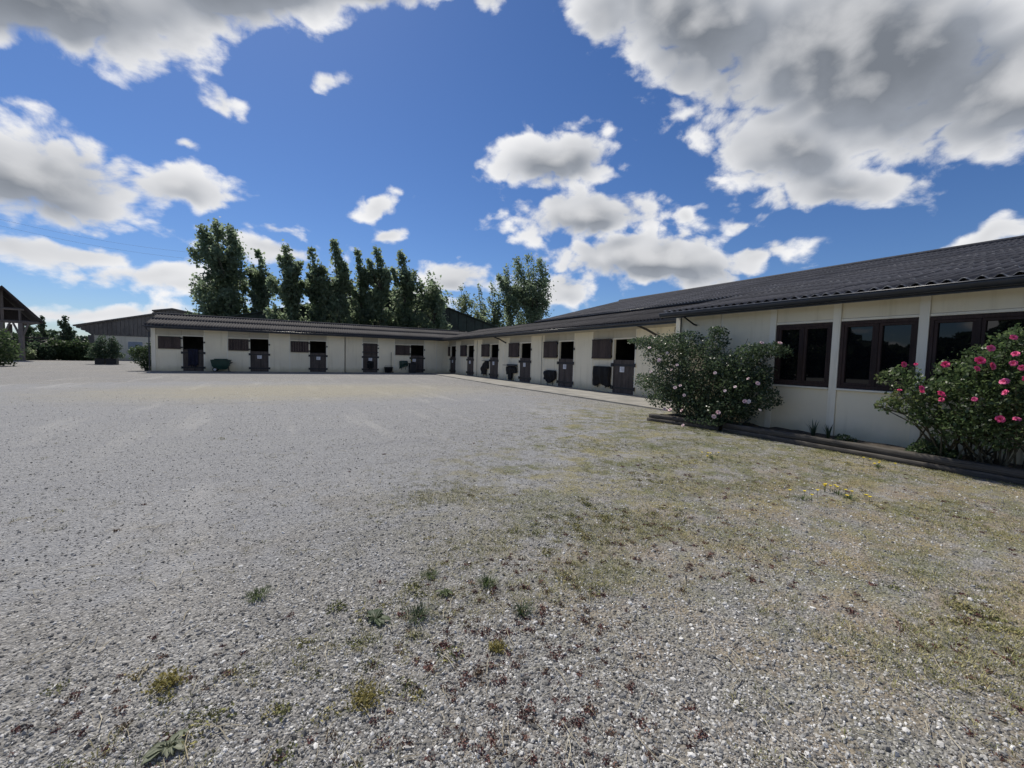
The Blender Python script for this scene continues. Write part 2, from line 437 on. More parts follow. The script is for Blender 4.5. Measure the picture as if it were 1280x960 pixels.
M['far_wood'] = m_leaf('far_leaves', (.03, .05, .028), (.055, .08, .045), None, .2)
M['cable'] = m_simple('cable_black', (.03, .03, .035), .6, .1)
def m_glass():
    mt, nt, p = mat_base('dark_window_glass', .015, .5)
    p.inputs['Base Color'].default_value = (.004, .0045, .006, 1); p.inputs['IOR'].default_value = 1.5
    bump(nt, p, noise(nt, 1.4, 2), .02, .02); return mt
M['glass'] = m_glass()

def m_ground():
    mt, nt, p = mat_base('gravel_ground', .92, .25)
    geo = nd(nt, 'ShaderNodeNewGeometry'); P = geo.outputs['Position']
    def vor(scale, feat='F1'):
        v = nd(nt, 'ShaderNodeTexVoronoi'); v.inputs['Scale'].default_value = scale; v.feature = feat
        nt.links.new(P, v.inputs['Vector']); return v
    v1 = vor(62); v2 = vor(150)
    bw1 = nd(nt, 'ShaderNodeSeparateColor'); nt.links.new(v1.outputs['Color'], bw1.inputs[0])
    bw2 = nd(nt, 'ShaderNodeSeparateColor'); nt.links.new(v2.outputs['Color'], bw2.inputs[0])
    st = nd(nt, 'ShaderNodeValToRGB'); e = st.color_ramp.elements
    e[0].position = 0; e[0].color = (.125, .12, .11, 1); e[1].position = 1; e[1].color = (.64, .62, .575, 1)
    for pos, c in ((.35, (.225, .218, .203)), (.7, (.34, .332, .312)), (.9, (.48, .468, .44))):
        n = e.new(pos); n.color = (*c, 1)
    nt.links.new(mth(nt, 'ADD', mth(nt, 'MULTIPLY', bw1.outputs[0], .6), mth(nt, 'MULTIPLY', bw2.outputs[0], .4)), st.inputs[0])
    gap = rng_map(nt, v1.outputs['Distance'], .35, .8, 0, .55)
    cc = mixc(nt, gap, st.outputs[0], (.13, .124, .115))
    big = noise(nt, .22, 5, .6, vec=P); mid = noise(nt, 1.3, 6, .65, vec=P); fine = noise(nt, 6, 6, .65, vec=P)
    cc = mixc(nt, rng_map(nt, big, .35, .68, 0, .45), cc, (.20, .20, .205))
    cc = mixc(nt, rng_map(nt, fine, .5, .72, 0, .55), cc, (.14, .135, .125))
    trk = noise(nt, 1, 5, .6, vec=P, sc=(.12, 1.1, 1)); trk2 = noise(nt, 1, 5, .6, vec=P, sc=(1.4, .16, 1))
    cc = mixc(nt, rng_map(nt, trk, .5, .68, 0, .42), cc, (.19, .19, .195))
    cc = mixc(nt, rng_map(nt, trk2, .54, .7, 0, .3), cc, (.37, .36, .34))
    # zones in world metres: blue-grey wheel track, sandy yellow patch, mossy corner by the near building
    def zone(cx, cy, rx, ry, ang, soft=.45):
        mp = nd(nt, 'ShaderNodeMapping', vector_type='TEXTURE')
        mp.inputs['Location'].default_value = (cx, cy, 0); mp.inputs['Rotation'].default_value = (0, 0, R(ang)); mp.inputs['Scale'].default_value = (rx, ry, 1e6)
        nt.links.new(P, mp.inputs['Vector'])
        ln = nd(nt, 'ShaderNodeVectorMath', operation='LENGTH'); nt.links.new(mp.outputs[0], ln.inputs[0])
        d = mth(nt, 'ADD', ln.outputs['Value'], mth(nt, 'MULTIPLY', mth(nt, 'SUBTRACT', mid, .5), 1.0))
        return rng_map(nt, d, 1-soft, 1+soft, 1, 0)
    drive = zone(-3, 14, 11.7, 10.5, 0, .10)
    dcol = mixc(nt, rng_map(nt, noise(nt, 26, 6, .8, vec=P), .38, .62), (.17, .177, .19), (.35, .356, .364))
    dcol = mixc(nt, rng_map(nt, trk, .5, .66, 0, .45), dcol, (.22, .225, .24)); dcol = mixc(nt, rng_map(nt, trk2, .52, .66, 0, .4), dcol, (.40, .395, .38))
    cc = mixc(nt, mth(nt, 'MULTIPLY', drive, .6), cc, dcol)
    sand = zone(1.0, 18.5, 6.5, 3.6, 0, .6)
    cc = mixc(nt, mth(nt, 'MULTIPLY', sand, .55), cc, (.33, .295, .195))
    moss = zone(6.4, 5.3, 4.9, 6.2, -14, .4)
    mn = rng_map(nt, noise(nt, 2.6, 8, .75, vec=P), .40, .60)
    green = mixc(nt, rng_map(nt, noise(nt, 1.1, 4, vec=P), .4, .62), (.115, .125, .045), (.24, .215, .10))
    cc = mixc(nt, mth(nt, 'MULTIPLY', mth(nt, 'MULTIPLY', mth(nt, 'MULTIPLY', moss, mth(nt, 'SUBTRACT', 1.0, drive)), mn), .9), cc, green)
    brown = zone(5.0, 1.3, 4.2, 2.2, 10, .5)
    bn = rng_map(nt, noise(nt, 2.3, 7, .75, vec=P), .40, .66)
    cc = mixc(nt, mth(nt, 'MULTIPLY', mth(nt, 'MULTIPLY', brown, bn), .65), cc, (.27, .205, .13))
    dk = rng_map(nt, noise(nt, 5.5, 6, .75, vec=P), .5, .62)
    cc = mixc(nt, mth(nt, 'MULTIPLY', mth(nt, 'MULTIPLY', moss, dk), .5), cc, (.085, .08, .06))
    # sparse weeds elsewhere
    wn = rng_map(nt, noise(nt, 2.6, 5, .7, vec=P), .62, .70)
    cc = mixc(nt, mth(nt, 'MULTIPLY', wn, .4), cc, (.11, .10, .06))
    # grass far away
    ln = nd(nt, 'ShaderNodeVectorMath', operation='LENGTH'); nt.links.new(P, ln.inputs[0])
    cc = mixc(nt, rng_map(nt, ln.outputs['Value'], 95, 120), cc, (.06, .085, .03))
    setc(nt, p, cc)
    h = mth(nt, 'ADD', mth(nt, 'MULTIPLY', v1.outputs['Distance'], -.6), mth(nt, 'MULTIPLY', fine, 1.6))
    bump(nt, p, h, .9, .02); return mt
M['ground'] = m_ground()

# ------------------------------------------------------------------ the setting
def ground_mesh():
    xs = [-600, -200, -80, -40, -20, -10, 0, 10, 20, 40, 80, 200, 600]
    v = [(x, y, 0) for y in xs for x in xs]; n = len(xs)
    f = [(j*n+i, j*n+i+1, (j+1)*n+i+1, (j+1)*n+i) for j in range(n-1) for i in range(n-1)]
    return np_mesh('ground', v, f)
struct('ground', ground_mesh(), M['ground'])

XR, YL = 13.17, 36.55            # faces of the right and the left row of boxes
GX, GY = 12.32, 35.70            # their gutters
SL = 0.27                        # roof slope of the boxes
ZEAVE = 3.05
FL = lambda a, d, z: (a, YL-d, z)      # left row: a runs along X, d stands out from the wall
FR = lambda a, d, z: (XR-d, a, z)      # right row: a runs along Y
NGX, NGZ, NSL = 8.67, 2.735, .223
XN = 9.1                         # face of the near building
FN = lambda a, d, z: (XN-d, a, z)

w = MB(); w.prism([(10.15, 8.0), (13.4, 8.0), (13.4, 35.95), (11.15, 35.95), (10.75, 30), (10.2, 20)], -.05, .05)
struct('walkway', w, M['concrete'])
w = MB(); w.box(-8.05, 11.15, 35.95, 36.9, -.05, .04)
struct('path', w, M['concrete'])

# ------------------------------------------------------------------ corrugated roofs, sheet by sheet
def corr(name, waves, L, lap=.007, per=8, pitch=.177, amp=.028, under=True):
    n = waves*per+1; u = np.linspace(0, waves*pitch, n)
    h = amp*np.cos(u/pitch*2*np.pi)
    rows = 3; v = np.linspace(0, L, rows)
    top = np.array([(u[i], v[j], h[i]+lap*(1-v[j]/L)) for j in range(rows) for i in range(n)])
    bot = top - np.array((0, 0, .008))
    k = rows*n; V = np.vstack((top, bot)); F = []
    for j in range(rows-1):
        for i in range(n-1):
            a = j*n+i; F.append((a, a+1, a+n+1, a+n)); F.append((k+a, k+a+n, k+a+n+1, k+a+1))
    for i in range(n-1): F.append((i, k+i, k+i+1, i+1))
    return np_mesh(name, V, F, smooth=True)
SHEETS = {}
def sheet_roof(parent, origin, U, Vv, length, slope_len, mat, row_len=1.5, jit=.006, skip=None, name='roof_sheet', amp=.028):
    """lays corrugated sheets from the eave up; U along the eave, Vv up the slope"""
    U = Vector(U).normalized(); Vv = Vector(Vv).normalized(); Nn = U.cross(Vv)
    if Nn.z < 0: U = -U; origin = Vector(origin)-U*length; Nn = U.cross(Vv)
    W = .885; cols_ = int(math.ceil(length/W)); rows = max(1, round(slope_len/row_len)); rl = slope_len/rows
    pw = Vector(WPOS[parent.name]); objs = []
    for r_ in range(rows):
        for c_ in range(cols_):
            wv = min(5, int(round((length-c_*W)/.177)))
            if wv < 1: continue
            if skip and skip(c_*W, r_*rl): continue
            key = (wv, round(rl+.14, 3), amp, mat.name)
            if key not in SHEETS: SHEETS[key] = corr('roof_sheet', wv, rl+.14, amp=amp)
            me = SHEETS[key]
            if not me.materials: me.materials.append(mat)
            o = bpy.data.objects.new(name, me); col.objects.link(o); o.parent = parent
            pos = Vector(origin) + U*(c_*W) + Vv*(r_*rl) + Nn*(.03+random.uniform(0, jit))
            mm = Matrix((U, Vv, Nn)).transposed().to_4x4(); mm.translation = pos-pw
            o.matrix_local = mm; objs.append(o); WPOS[o.name] = pos
    return objs
def half_gutter(p0, p1, out, rad=.075, drop=.0):
    """half-round gutter with a bead along its outer lip"""
    b = MB(); p0 = Vector(p0); p1 = Vector(p1); o = Vector(out)
    t = (p1-p0).normalized(); z = Vector((0, 0, 1)); n = 10; prof = []
    for k in range(n+1):
        a = math.pi*k/n; prof.append((math.cos(a)*rad, -math.sin(a)*rad*1.15))
    inner = [(x*.86, y*.86) for x, y in reversed(prof)]
    ring = prof+inner; vs = []
    for P in (p0, p1): vs += [tuple(P+o*x+z*y) for x, y in ring]
    m_ = len(ring)
    b.add(vs, [(k, (k+1) % m_, m_+(k+1) % m_, m_+k) for k in range(m_)])
    b.tube([p0+o*rad, p1+o*rad], .012, 6)
    for P, s in ((p0, -1), (p1, 1)):
        b.add([tuple(P+o*x+z*y) for x, y in prof], [tuple(range(n+1))])
    b.smooth = True
    return b

# ------------------------------------------------------------------ stable doors
def plank_leaf(b, a0, a1, d0, d1, z0, z1, nb):
    wd = (a1-a0)/nb
    for k in range(nb):
        o = random.uniform(0, .004)
        b.box(a0+k*wd+.003, a0+(k+1)*wd-.003, d0, d1+o, z0, z1)
def lower_door(frame, parent, a0, a1, z0, notice=True, mat='grey_door', nside=0.0):
    b = MB(frame); plank_leaf(b, a0, a1, -.05, .0, z0, 1.54, 8)
    d = part('lower_door', b, M[mat], parent)
    for z in (1.27, z0+.19):
        h = MB(frame); h.box(a0-.07, a1+.07, .006, .03, z, z+.085)
        for a in (a0-.05, a1+.02): h.box(a-.05, a+.09, .03, .05, z-.035, z+.12)
        part('strap_hinge', h, M['black_metal'], d)
    if notice:
        c = (a0+a1)/2+nside; n = MB(frame); n.box(c-.14, c+.14, .031, .036, 1.0, 1.24)
        npart = part('notice', n, M['paper'], d)
        k = MB(frame)
        for i, (z, l) in enumerate(((1.19, .2), (1.15, .22), (1.115, .17), (1.08, .2), (1.045, .12))): k.box(c-.115, c-.115+l, .0362, .037, z, z+.011)
        n2 = part('printed_lines', k, M['ink'], d)
    return d
def upper_door(frame, parent, a0, a1, z0=1.56, z1=2.42, off=.035, hinge_side=1):
    """upper half of a stable door folded back flat against the wall"""
    b = MB(frame); plank_leaf(b, a0, a1, off, off+.04, z0, z1, 7)
    b.box(a0, a1, off+.046, off+.058, z0, z0+.05); b.box(a0, a1, off+.046, off+.058, z1-.05, z1)
    d = part('upper_door', b, M['brown'], parent)
    for z in (z0+.06, z1-.16):
        h = MB(frame); a = a1 if hinge_side > 0 else a0
        h.box(a-.02, a+.1, off-.02, off+.064, z, z+.1); part('strap_hinge', h, M['black_metal'], d)
    return d
def frame_trim(frame, parent, a0, a1, z0, z1, wd=.06):
    b = MB(frame)
    b.box(a0-wd, a0, -.12, .012, z0, z1+wd); b.box(a1, a1+wd, -.12, .012, z0, z1+wd); b.box(a0, a1, -.12, .011, z1, z1+wd)
    return part('door_frame', b, M['post'], parent)
def wall_panel(frame, parent, a0, a1, z0, z1, d=0.0, mat='panel', line=None, name='wall_panel'):
    g = .006; b = MB(frame)
    if line is None: b.box(a0+g, a1-g, -.09, d, z0, z1)
    else:
        b.box(a0+g, a1-g, -.09, d, z0, line-.008); b.box(a0+g, a1-g, -.09, d, line+.008, z1)
        b.box(a0+g, a1-g, -.09, d-.015, line-.008, line+.008)
    return part(name, b, M[mat], parent)

ZD = 2.46
# ---- left row
left = thing('stable_block', 'long low cream stable row facing the yard, grey corrugated roof over five door pairs', 'stable', (-7.9, YL, 0))
lx = [-5.6065+3.9765*i for i in range(5)]; HW = .585
def wall_run(frame, parent, spans, ztop):
    for (a0, a1) in spans:
        n = max(1, round((a1-a0)/1.0)); wd = (a1-a0)/n
        for k in range(n): wall_panel(frame, parent, a0+k*wd, a0+(k+1)*wd, .03, ztop)
        b = MB(frame)
        for k in range(n+1): b.box(a0+k*wd-.03, a0+k*wd+.03, -.1, .014, .03, ztop-.004)
        part('wall_batten', b, M['post'], parent)
ZT = 3.0
b = MB(FL); b.box(-7.9, -7.66, -.1, .02, .03, ZT); part('corner_post', b, M['post'], left)
for i, c in enumerate(lx):
    a0, a1 = c-HW, c+HW
    frame_trim(FL, left, a0, a1, .04, ZD)
    wall_panel(FL, left, a0-.06, a1+.06, ZD+.062, ZT, -.02, 'panel_eave_shade', name='shaded_lintel_panel')
    nxt = lx[i+1]-1.98 if i < 4 else XR
    s0 = c-1.98 if i else -7.66
    if i == 3:
        wall_run(FL, left, [(s0, a0-.06)], ZT)
    else:
        wall_panel(FL, left, s0, a0-.06, .03, 1.54, 0, line=1.02 if i != 1 else None)
        wall_panel(FL, left, s0, a0-.06, 1.545, ZD+.04, -.012)
        wall_panel(FL, left, s0, a0-.06, ZD+.045, ZT, -.02, 'panel_eave_shade', name='shaded_lintel_panel')
        upper_door(FL, left, s0+.06 if i else s0+.14, a0-.10, 1.56, 2.40)
    wall_run(FL, left, [(a1+.06, nxt)], ZT)
    lower_door(FL, left, a0, a1, .05, notice=i != 0, nside=(0, 0, .02, 0, -.28)[i])
    if i == 3:
        ud = MB(FL); plank_leaf(ud, a0, a1, -.05, 0, 1.57, ZD-.01, 8); u_ = part('upper_door', ud, M['brown'], left)
        for z in (1.68, 2.28):
            h = MB(FL); h.box(a0-.07, a1+.07, .006, .026, z, z+.07); part('strap_hinge', h, M['black_metal'], u_)
    for z in (2.0,):
        h = MB(FL); h.box(a1+.01, a1+.10, .013, .05, z, z+.12); part('door_catch', h, M['black_metal'], left)
b = MB(FL)      # plain walls the yard does not show, and the boarded partitions inside
b.box(-7.9, -7.8, -3.5, -.1, 0, ZT); b.box(-7.9, 17, -3.6, -3.5, 0, ZT)
for x in (-3.7, .3, 4.3, 8.3, 12.3): b.box(x-.04, x+.04, -3.5, -.1, 0, ZT)
part('back_wall', b, M['inside'], left)
b = MB(); b.prism([(36.55, ZT), (40.15, ZT), (39.3, ZEAVE+SL*3.6-.06)], -7.9, -7.8, 'a'); part('gable_wall', b, M['panel'], left)
zr = ZEAVE+SL*(39.3-GY)
sheet_roof(left, (-8.05, GY-.03, ZEAVE), (1, 0, 0), (0, 1, SL), 24.0, math.hypot(3.63, 3.63*SL), M['roof_plain'], 1.9, amp=.030)
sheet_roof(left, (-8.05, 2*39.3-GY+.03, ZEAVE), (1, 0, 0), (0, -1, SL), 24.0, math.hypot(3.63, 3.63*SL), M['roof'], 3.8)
b = MB(); b.tube([(-8.1, 39.3, zr+.03), (15.2, 39.3, zr+.03)], .11, 8); b.smooth = True; part('ridge_cap', b, M['roof'], left)
part('gutter', half_gutter((-8.12, GY-.05, ZEAVE-.015), (GX-.1, GY-.05, ZEAVE-.015), (0, -1, 0)), M['gutter'], left)
b = MB(FL); b.box(-8.05, GX+.1, .78, .81, ZEAVE-.16, ZEAVE-.005); part('fascia', b, M['gutter'], left)
b = MB(FL); b.box(-8.0, XR, .0, .775, ZEAVE-.045, ZEAVE-.02); part('soffit', b, M['panel_eave_shade'], left)
b = MB(); b.tube([(-7.98, GY, ZEAVE-.1), (-7.98, GY+.2, ZEAVE-.25), (-7.98, YL-.08, ZEAVE-.4), (-7.98, YL-.08, .05)], .04, 8); part('downpipe', b, M['gutter'], left)

# ---- right row, against the big hall
right = thing('stable_block', 'cream stable row under deep eaves running from the corner to the pale pink roses', 'stable', (XR, 22, 0))
ry = [13.95, 18.28, 22.56, 26.97, 31.31, 35.3]
HR = .66
for i, c in enumerate(ry):
    a0, a1 = c-HR, c+HR
    frame_trim(FR, right, a0, a1, .05, ZD)
    wall_panel(FR, right, a0-.06, a1+.06, ZD+.062, ZT, -.02, 'panel_eave_shade', name='shaded_lintel_panel')
    s1 = a1+1.5 if i < 5 else YL
    s0 = ry[i-1]+HR+1.5 if i else 7.9
    if s1-(a1+.06) > .2:
        wall_panel(FR, right, a1+.06, s1, .05, 1.54, 0, line=1.1 if i in (1, 4) else None)
        wall_panel(FR, right, a1+.06, s1, 1.545, ZD+.04, -.012)
        wall_panel(FR, right, a1+.06, s1, ZD+.045, ZT, -.02, 'panel_eave_shade', name='shaded_lintel_panel')
        if i < 5: upper_door(FR, right, a1+.10, s1-.04, 1.58, 2.49, hinge_side=-1)
    wall_run(FR, right, [(s0, a0-.06)], ZT)
    lower_door(FR, right, a0, a1, .06, notice=True, nside=.05)
    h = MB(FR); h.box(a0-.11, a0-.01, .013, .05, 2.0, 2.12); part('door_catch', h, M['black_metal'], right)
# the last upper door stands half open across the corner
b = MB(FR); plank_leaf(b, 35.98, 36.46, .03, .07, 1.58, 2.44, 4); part('upper_door', b, M['brown'], right)
b = MB(); b.box(16.6, 16.7, 7.9, 40, 0, 3.9)
for y in (7.9, 11.6, 16.1, 20.4, 24.8, 29.1, 33.3): b.box(13.3, 16.6, y-.04, y+.04, 0, 3.0)
part('back_wall', b, M['inside'], right)
LR = math.hypot(3.6, 3.6*SL)
sheet_roof(right, (GX-.03, 8.0, ZEAVE), (0, 1, 0), (1, 0, SL), 27.7, LR, M['roof_plain'], 1.9, amp=.034)
part('gutter', half_gutter((GX-.05, 8.05, ZEAVE-.015), (GX-.05, GY-.05, ZEAVE-.015), (-1, 0, 0)), M['gutter'], right)
b = MB(FR); b.box(8.0, GY, .78, .81, ZEAVE-.16, ZEAVE-.005); part('fascia', b, M['gutter'], right)
b = MB(FR); b.box(8.0, YL-.8, .0, .775, ZEAVE-.045, ZEAVE-.02); part('soffit', b, M['panel_eave_shade'], right)
b = MB(FR); b.box(8.0, 36.4, .0, .06, ZEAVE-.18, ZEAVE-.05); part('wall_plate', b, M['panel_eave_shade'], right)
b = MB(); b.prism([(25.9, 4.02), (36, 4.02), (36, 4.1), (25.9, 4.1)], 15.8, 16.1, 'a'); part('ridge_cap', b, M['roof'], right)
b = MB(); b.prism([(16.0, ZEAVE+.95), (20.0, 3.0), (16, 3.0)], 25.95, 39.0, 'd'); part('rear_slope', b, M['roof'], right)
for y in (12.4, 25.5):
    b = MB(); b.tube([(XR-.02, y-.35, 2.52), (12.75, y-.1, 2.78), (GX+.05, y+.05, 2.93)], .045, 8); part('eave_bracket', b, M['black_metal'], right)
b = MB()
for y in (11.2, 20.6, 29.9): b.tube([(XR-.06, y, .06), (XR-.06, y, 2.85)], .012, 6)
part('conduit', b, M['black_metal'], right)

# ---- the hall behind, higher, with its own gutter
HX, HZ = 15.85, 4.16
hall = thing('riding_hall', 'large hall behind the right stable row, broad dark corrugated roof rising to the ridge', 'hall', (HX, 10, 0))
RX = 23.8; RZ = HZ+SL*(RX-HX)
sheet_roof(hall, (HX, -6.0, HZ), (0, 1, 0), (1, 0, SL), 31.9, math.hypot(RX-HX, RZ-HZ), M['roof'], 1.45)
b = MB(); b.prism([(RX, RZ-.02), (RX+8, HZ-.02), (RX+8, HZ-.1), (RX, RZ-.1)], -6, 25.9, 'd'); part('rear_slope', b, M['roof'], hall)
b = MB(); b.tube([(RX, -6, RZ+.03), (RX, 25.95, RZ+.03)], .13, 8); b.smooth = True; part('ridge_cap', b, M['roof'], hall)
part('gutter', half_gutter((HX-.03, 8.0, HZ-.01), (HX-.03, 25.9, HZ-.01), (-1, 0, 0), .08), M['gutter'], hall)
b = MB()
for y in (25.6, -5.9): b.prism([(HX+.1, 0), (RX+7.9, 0), (RX+7.9, HZ-.12), (RX, RZ-.12), (HX+.1, HZ-.08)], y, y+.15, 'd')
b.box(HX+.1, HX+.2, -5.75, 25.6, 0, HZ-.1); b.box(RX+7.8, RX+7.9, -5.75, 25.6, 0, HZ-.12)
part('wall', b, M['grey_board'], hall)

# ---- the near building with the windows
near = thing('clubhouse', 'near cream building with brown paired windows behind the rose bushes', 'building', (XN, 3, 0))
edges = [7.73, 6.42, 5.215, 4.05, 2.83, 1.61, .39, -.83, -2.05, -3.3, -4.6, -5.9]
ZTN = 2.86; Z0, Z1 = 1.07, 2.30
b = MB(FN); b.box(7.60, 7.73, -.2, .022, 0, ZTN, .004); part('corner_post', b, M['post'], near)
wins = {2, 3, 4, 5, 6}     # panel index (from the corner) that holds a window
for k in range(len(edges)-1):
    y1, y0 = edges[k], edges[k+1]
    hi = y1-(.14 if k == 0 else .065); lo = y0+.065
    if k+1 < len(edges)-1 or True:
        b = MB(FN); wd = .03 if k == 0 else .062
        b.box(y0-wd, y0+wd, -.1, .03 if wd > .05 else -.012, 0, ZTN, .003)
        part('wall_post', b, M['post'], near)
        lo = y0+wd+.004
        hi = y1-.135 if k == 0 else y1-(.034 if k == 1 else .066)
    if k in wins:
        wall_panel(FN, near, lo-.006, hi+.006, 0, Z0-.045, 0)
        b = MB(FN); b.box(lo, hi, -.1, .05, Z0-.04, Z0-.006, .004); part('window_sill', b, M['post'], near)
        wall_panel(FN, near, lo-.006, hi+.006, Z1+.055, ZTN, 0)
        b = MB(FN); b.box(lo, hi, -.1, .016, Z1+.006, Z1+.05, .003); part('window_head', b, M['post'], near)
        wn = MB(FN)
        def bar(a0, a1, z0, z1, d0=-.08, d1=.012): wn.box(a0, a1, d0, d1, z0, z1, .004)
        bar(lo, hi, Z0, Z0+.06); bar(lo, hi, Z1-.06, Z1); bar(lo, lo+.05, Z0+.06, Z1-.06); bar(hi-.05, hi, Z0+.06, Z1-.06)
        mid = (lo+hi)/2
        bar(mid-.025, mid+.025, Z0+.061, Z1-.061)
        w_ = part('window', wn, M['frame'], near)
        for (a, c) in ((lo+.052, mid-.027), (mid+.027, hi-.052)):
            s = MB(FN); t = .042
            s.box(a, c, -.07, 0.0, Z0+.062, Z0+.062+t, .004); s.box(a, c, -.07, 0.0, Z1-.062-t, Z1-.062, .004)
            s.box(a, a+t, -.07, -.001, Z0+.062+t, Z1-.062-t, .004); s.box(c-t, c, -.07, -.001, Z0+.062+t, Z1-.062-t, .004)
            part('casement', s, M['frame'], w_)
            g = MB(FN); g.box(a+t-.006, c-t+.006, -.05, -.044, Z0+.062+t-.006, Z1-.062-t+.006); part('pane', g, M['glass'], w_)
    else:
        wall_panel(FN, near, lo-.006, hi+.006, 0, ZTN, 0)
for y_ in (7.6, -5.98):
    b = MB(); b.prism([(9.2, 0), (14.5, 0), (14.5, NGZ+NSL*(14.5-NGX)-.08), (9.2, NGZ+NSL*(9.2-NGX)-.08)], y_, y_+.08, 'd'); part('end_wall', b, M['panel'], near)
NX2 = 20.2; nl = math.hypot(NX2-NGX, (NX2-NGX)*NSL)
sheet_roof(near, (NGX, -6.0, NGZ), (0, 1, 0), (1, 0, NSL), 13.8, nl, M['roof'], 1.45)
part('gutter', half_gutter((NGX-.015, -6, NGZ-.012), (NGX-.015, 7.86, NGZ-.012), (-1, 0, 0), .085), M['gutter'], near)
b = MB(); b.box(NGX+.08, NGX+.105, -6, 7.8, NGZ-.14, NGZ-.003); part('fascia', b, M['gutter'], near)
b = MB(); b.box(NGX+.11, XN+.1, -6, 7.75, NGZ+.0, NGZ+.02); part('soffit', b, M['panel_eave_shade'], near)
b = MB(); b.tube([(NGX+.06, 7.2, NGZ-.13), (XN-.1, 7.12, NGZ-.30), (XN-.02, 7.1, NGZ-.32)], .02, 6); part('gutter_bracket', b, M['black_metal'], near)
b = MB(); b.tube([(XN-.03, 7.56, ZTN-.1), (XN-.03, 7.56, 1.5)], .012, 6); part('conduit', b, M['black_metal'], near)

# ---- sleepers round the flower bed
def sleeper(p0, p1, z0, h, wd, label):
    p0 = Vector(p0); p1 = Vector(p1); L = (p1-p0).length; b = MB(); n = 14
    t = (p1-p0).normalized(); s = Vector((-t.y, t.x, 0)); vs = []; fs = []
    prof = [(-.5, .1), (-.42, 0), (.42, 0), (.5, .1), (.5, .86), (.4, 1), (-.4, 1), (-.5, .88)]
    for k in range(n+1):
        c = p0+t*(L*k/n) + s*random.uniform(-.006, .006)
        for (u, v) in prof:
            vs.append(tuple(c + s*(u*wd+random.uniform(-.005, .005)) + Vector((0, 0, z0+v*h+random.uniform(-.006, .006)))))
    m_ = 8
    for k in range(n):
        for i in range(m_): fs.append((k*m_+i, k*m_+(i+1) % m_, (k+1)*m_+(i+1) % m_, (k+1)*m_+i))
    fs += [tuple(range(m_-1, -1, -1)), tuple(range(n*m_, (n+1)*m_))]
    b.add(vs, fs); b.smooth = True; o = part('sleeper', b, M['timber']); tag(o, label, 'timber', 'old sleepers edging the rose bed'); return o
sleeper((8.40, 5.75, 0), (8.36, 1.36, 0), -.01, .095, .12, 'lower of two long weathered sleepers in front of the brown windows')
sleeper((8.43, 5.75, 0), (8.40, 1.30, 0), .088, .105, .13, 'upper of two long weathered sleepers in front of the brown windows')
sleeper((8.02, 7.55, 0), (8.38, 5.85, 0), -.01, .09, .12, 'lower short dark sleeper at the left foot of the pale roses')
sleeper((8.05, 7.52, 0), (8.40, 5.86, 0), .082, .10, .13, 'upper short dark sleeper at the left foot of the pale roses')
b = MB(); b.box(8.24, 8.42, 1.08, 1.26, -.05, .33, .012); o = part('timber_post', b, M['timber']); tag(o, 'short squared grey post ending the sleepers below the pink roses', 'post')
sleeper((8.42, .98, 0), (8.42, -3.2, 0), .0, .2, .17, 'single sleeper beyond the end post under the pink roses')
def soil_mesh():
    v = []; f = []; ys = np.linspace(-3.2, 7.5, 60)
    for y in ys:
        x0 = 8.44 if y < 5.8 else 8.44-(y-5.8)*.2
        for k in range(7):
            t = k/6; v.append((x0+(9.06-x0)*t, y, .10+.07*math.sin(t*2.2)+random.uniform(-.025, .025)))
    for j in range(59):
        for k in range(6): f.append((j*7+k, j*7+k+1, j*7+k+8, j*7+k+7))
    return np_mesh('flower_bed_soil', v, f, True)
o = struct('flower_bed_soil', soil_mesh(), M['soil'])

# ------------------------------------------------------------------ foliage
def leaf_quads(C, size, rg, updir=None, aspect=.6, spread=1.0):
    """a bent rhombus leaf at each centre"""
    n = len(C); size = np.broadcast_to(size, (n,))
    d = rg.normal(size=(n, 3)); 
    if updir is not None: d = d*spread + np.asarray(updir)
    d /= np.linalg.norm(d, axis=1, keepdims=True)
    r_ = rg.normal(size=(n, 3)); s = np.cross(d, r_); s /= np.linalg.norm(s, axis=1, keepdims=True)+1e-9
    nn = np.cross(d, s)
    h = size[:, None]*.5
    a = C-d*h; c = C+d*h
    q = nn*h*.25
    b_ = C+s*h*aspect+q; e = C-s*h*aspect+q
    V = np.stack((a, b_, c, e), 1).reshape(-1, 3)
    return V, np.arange(n*4).reshape(-1, 4)

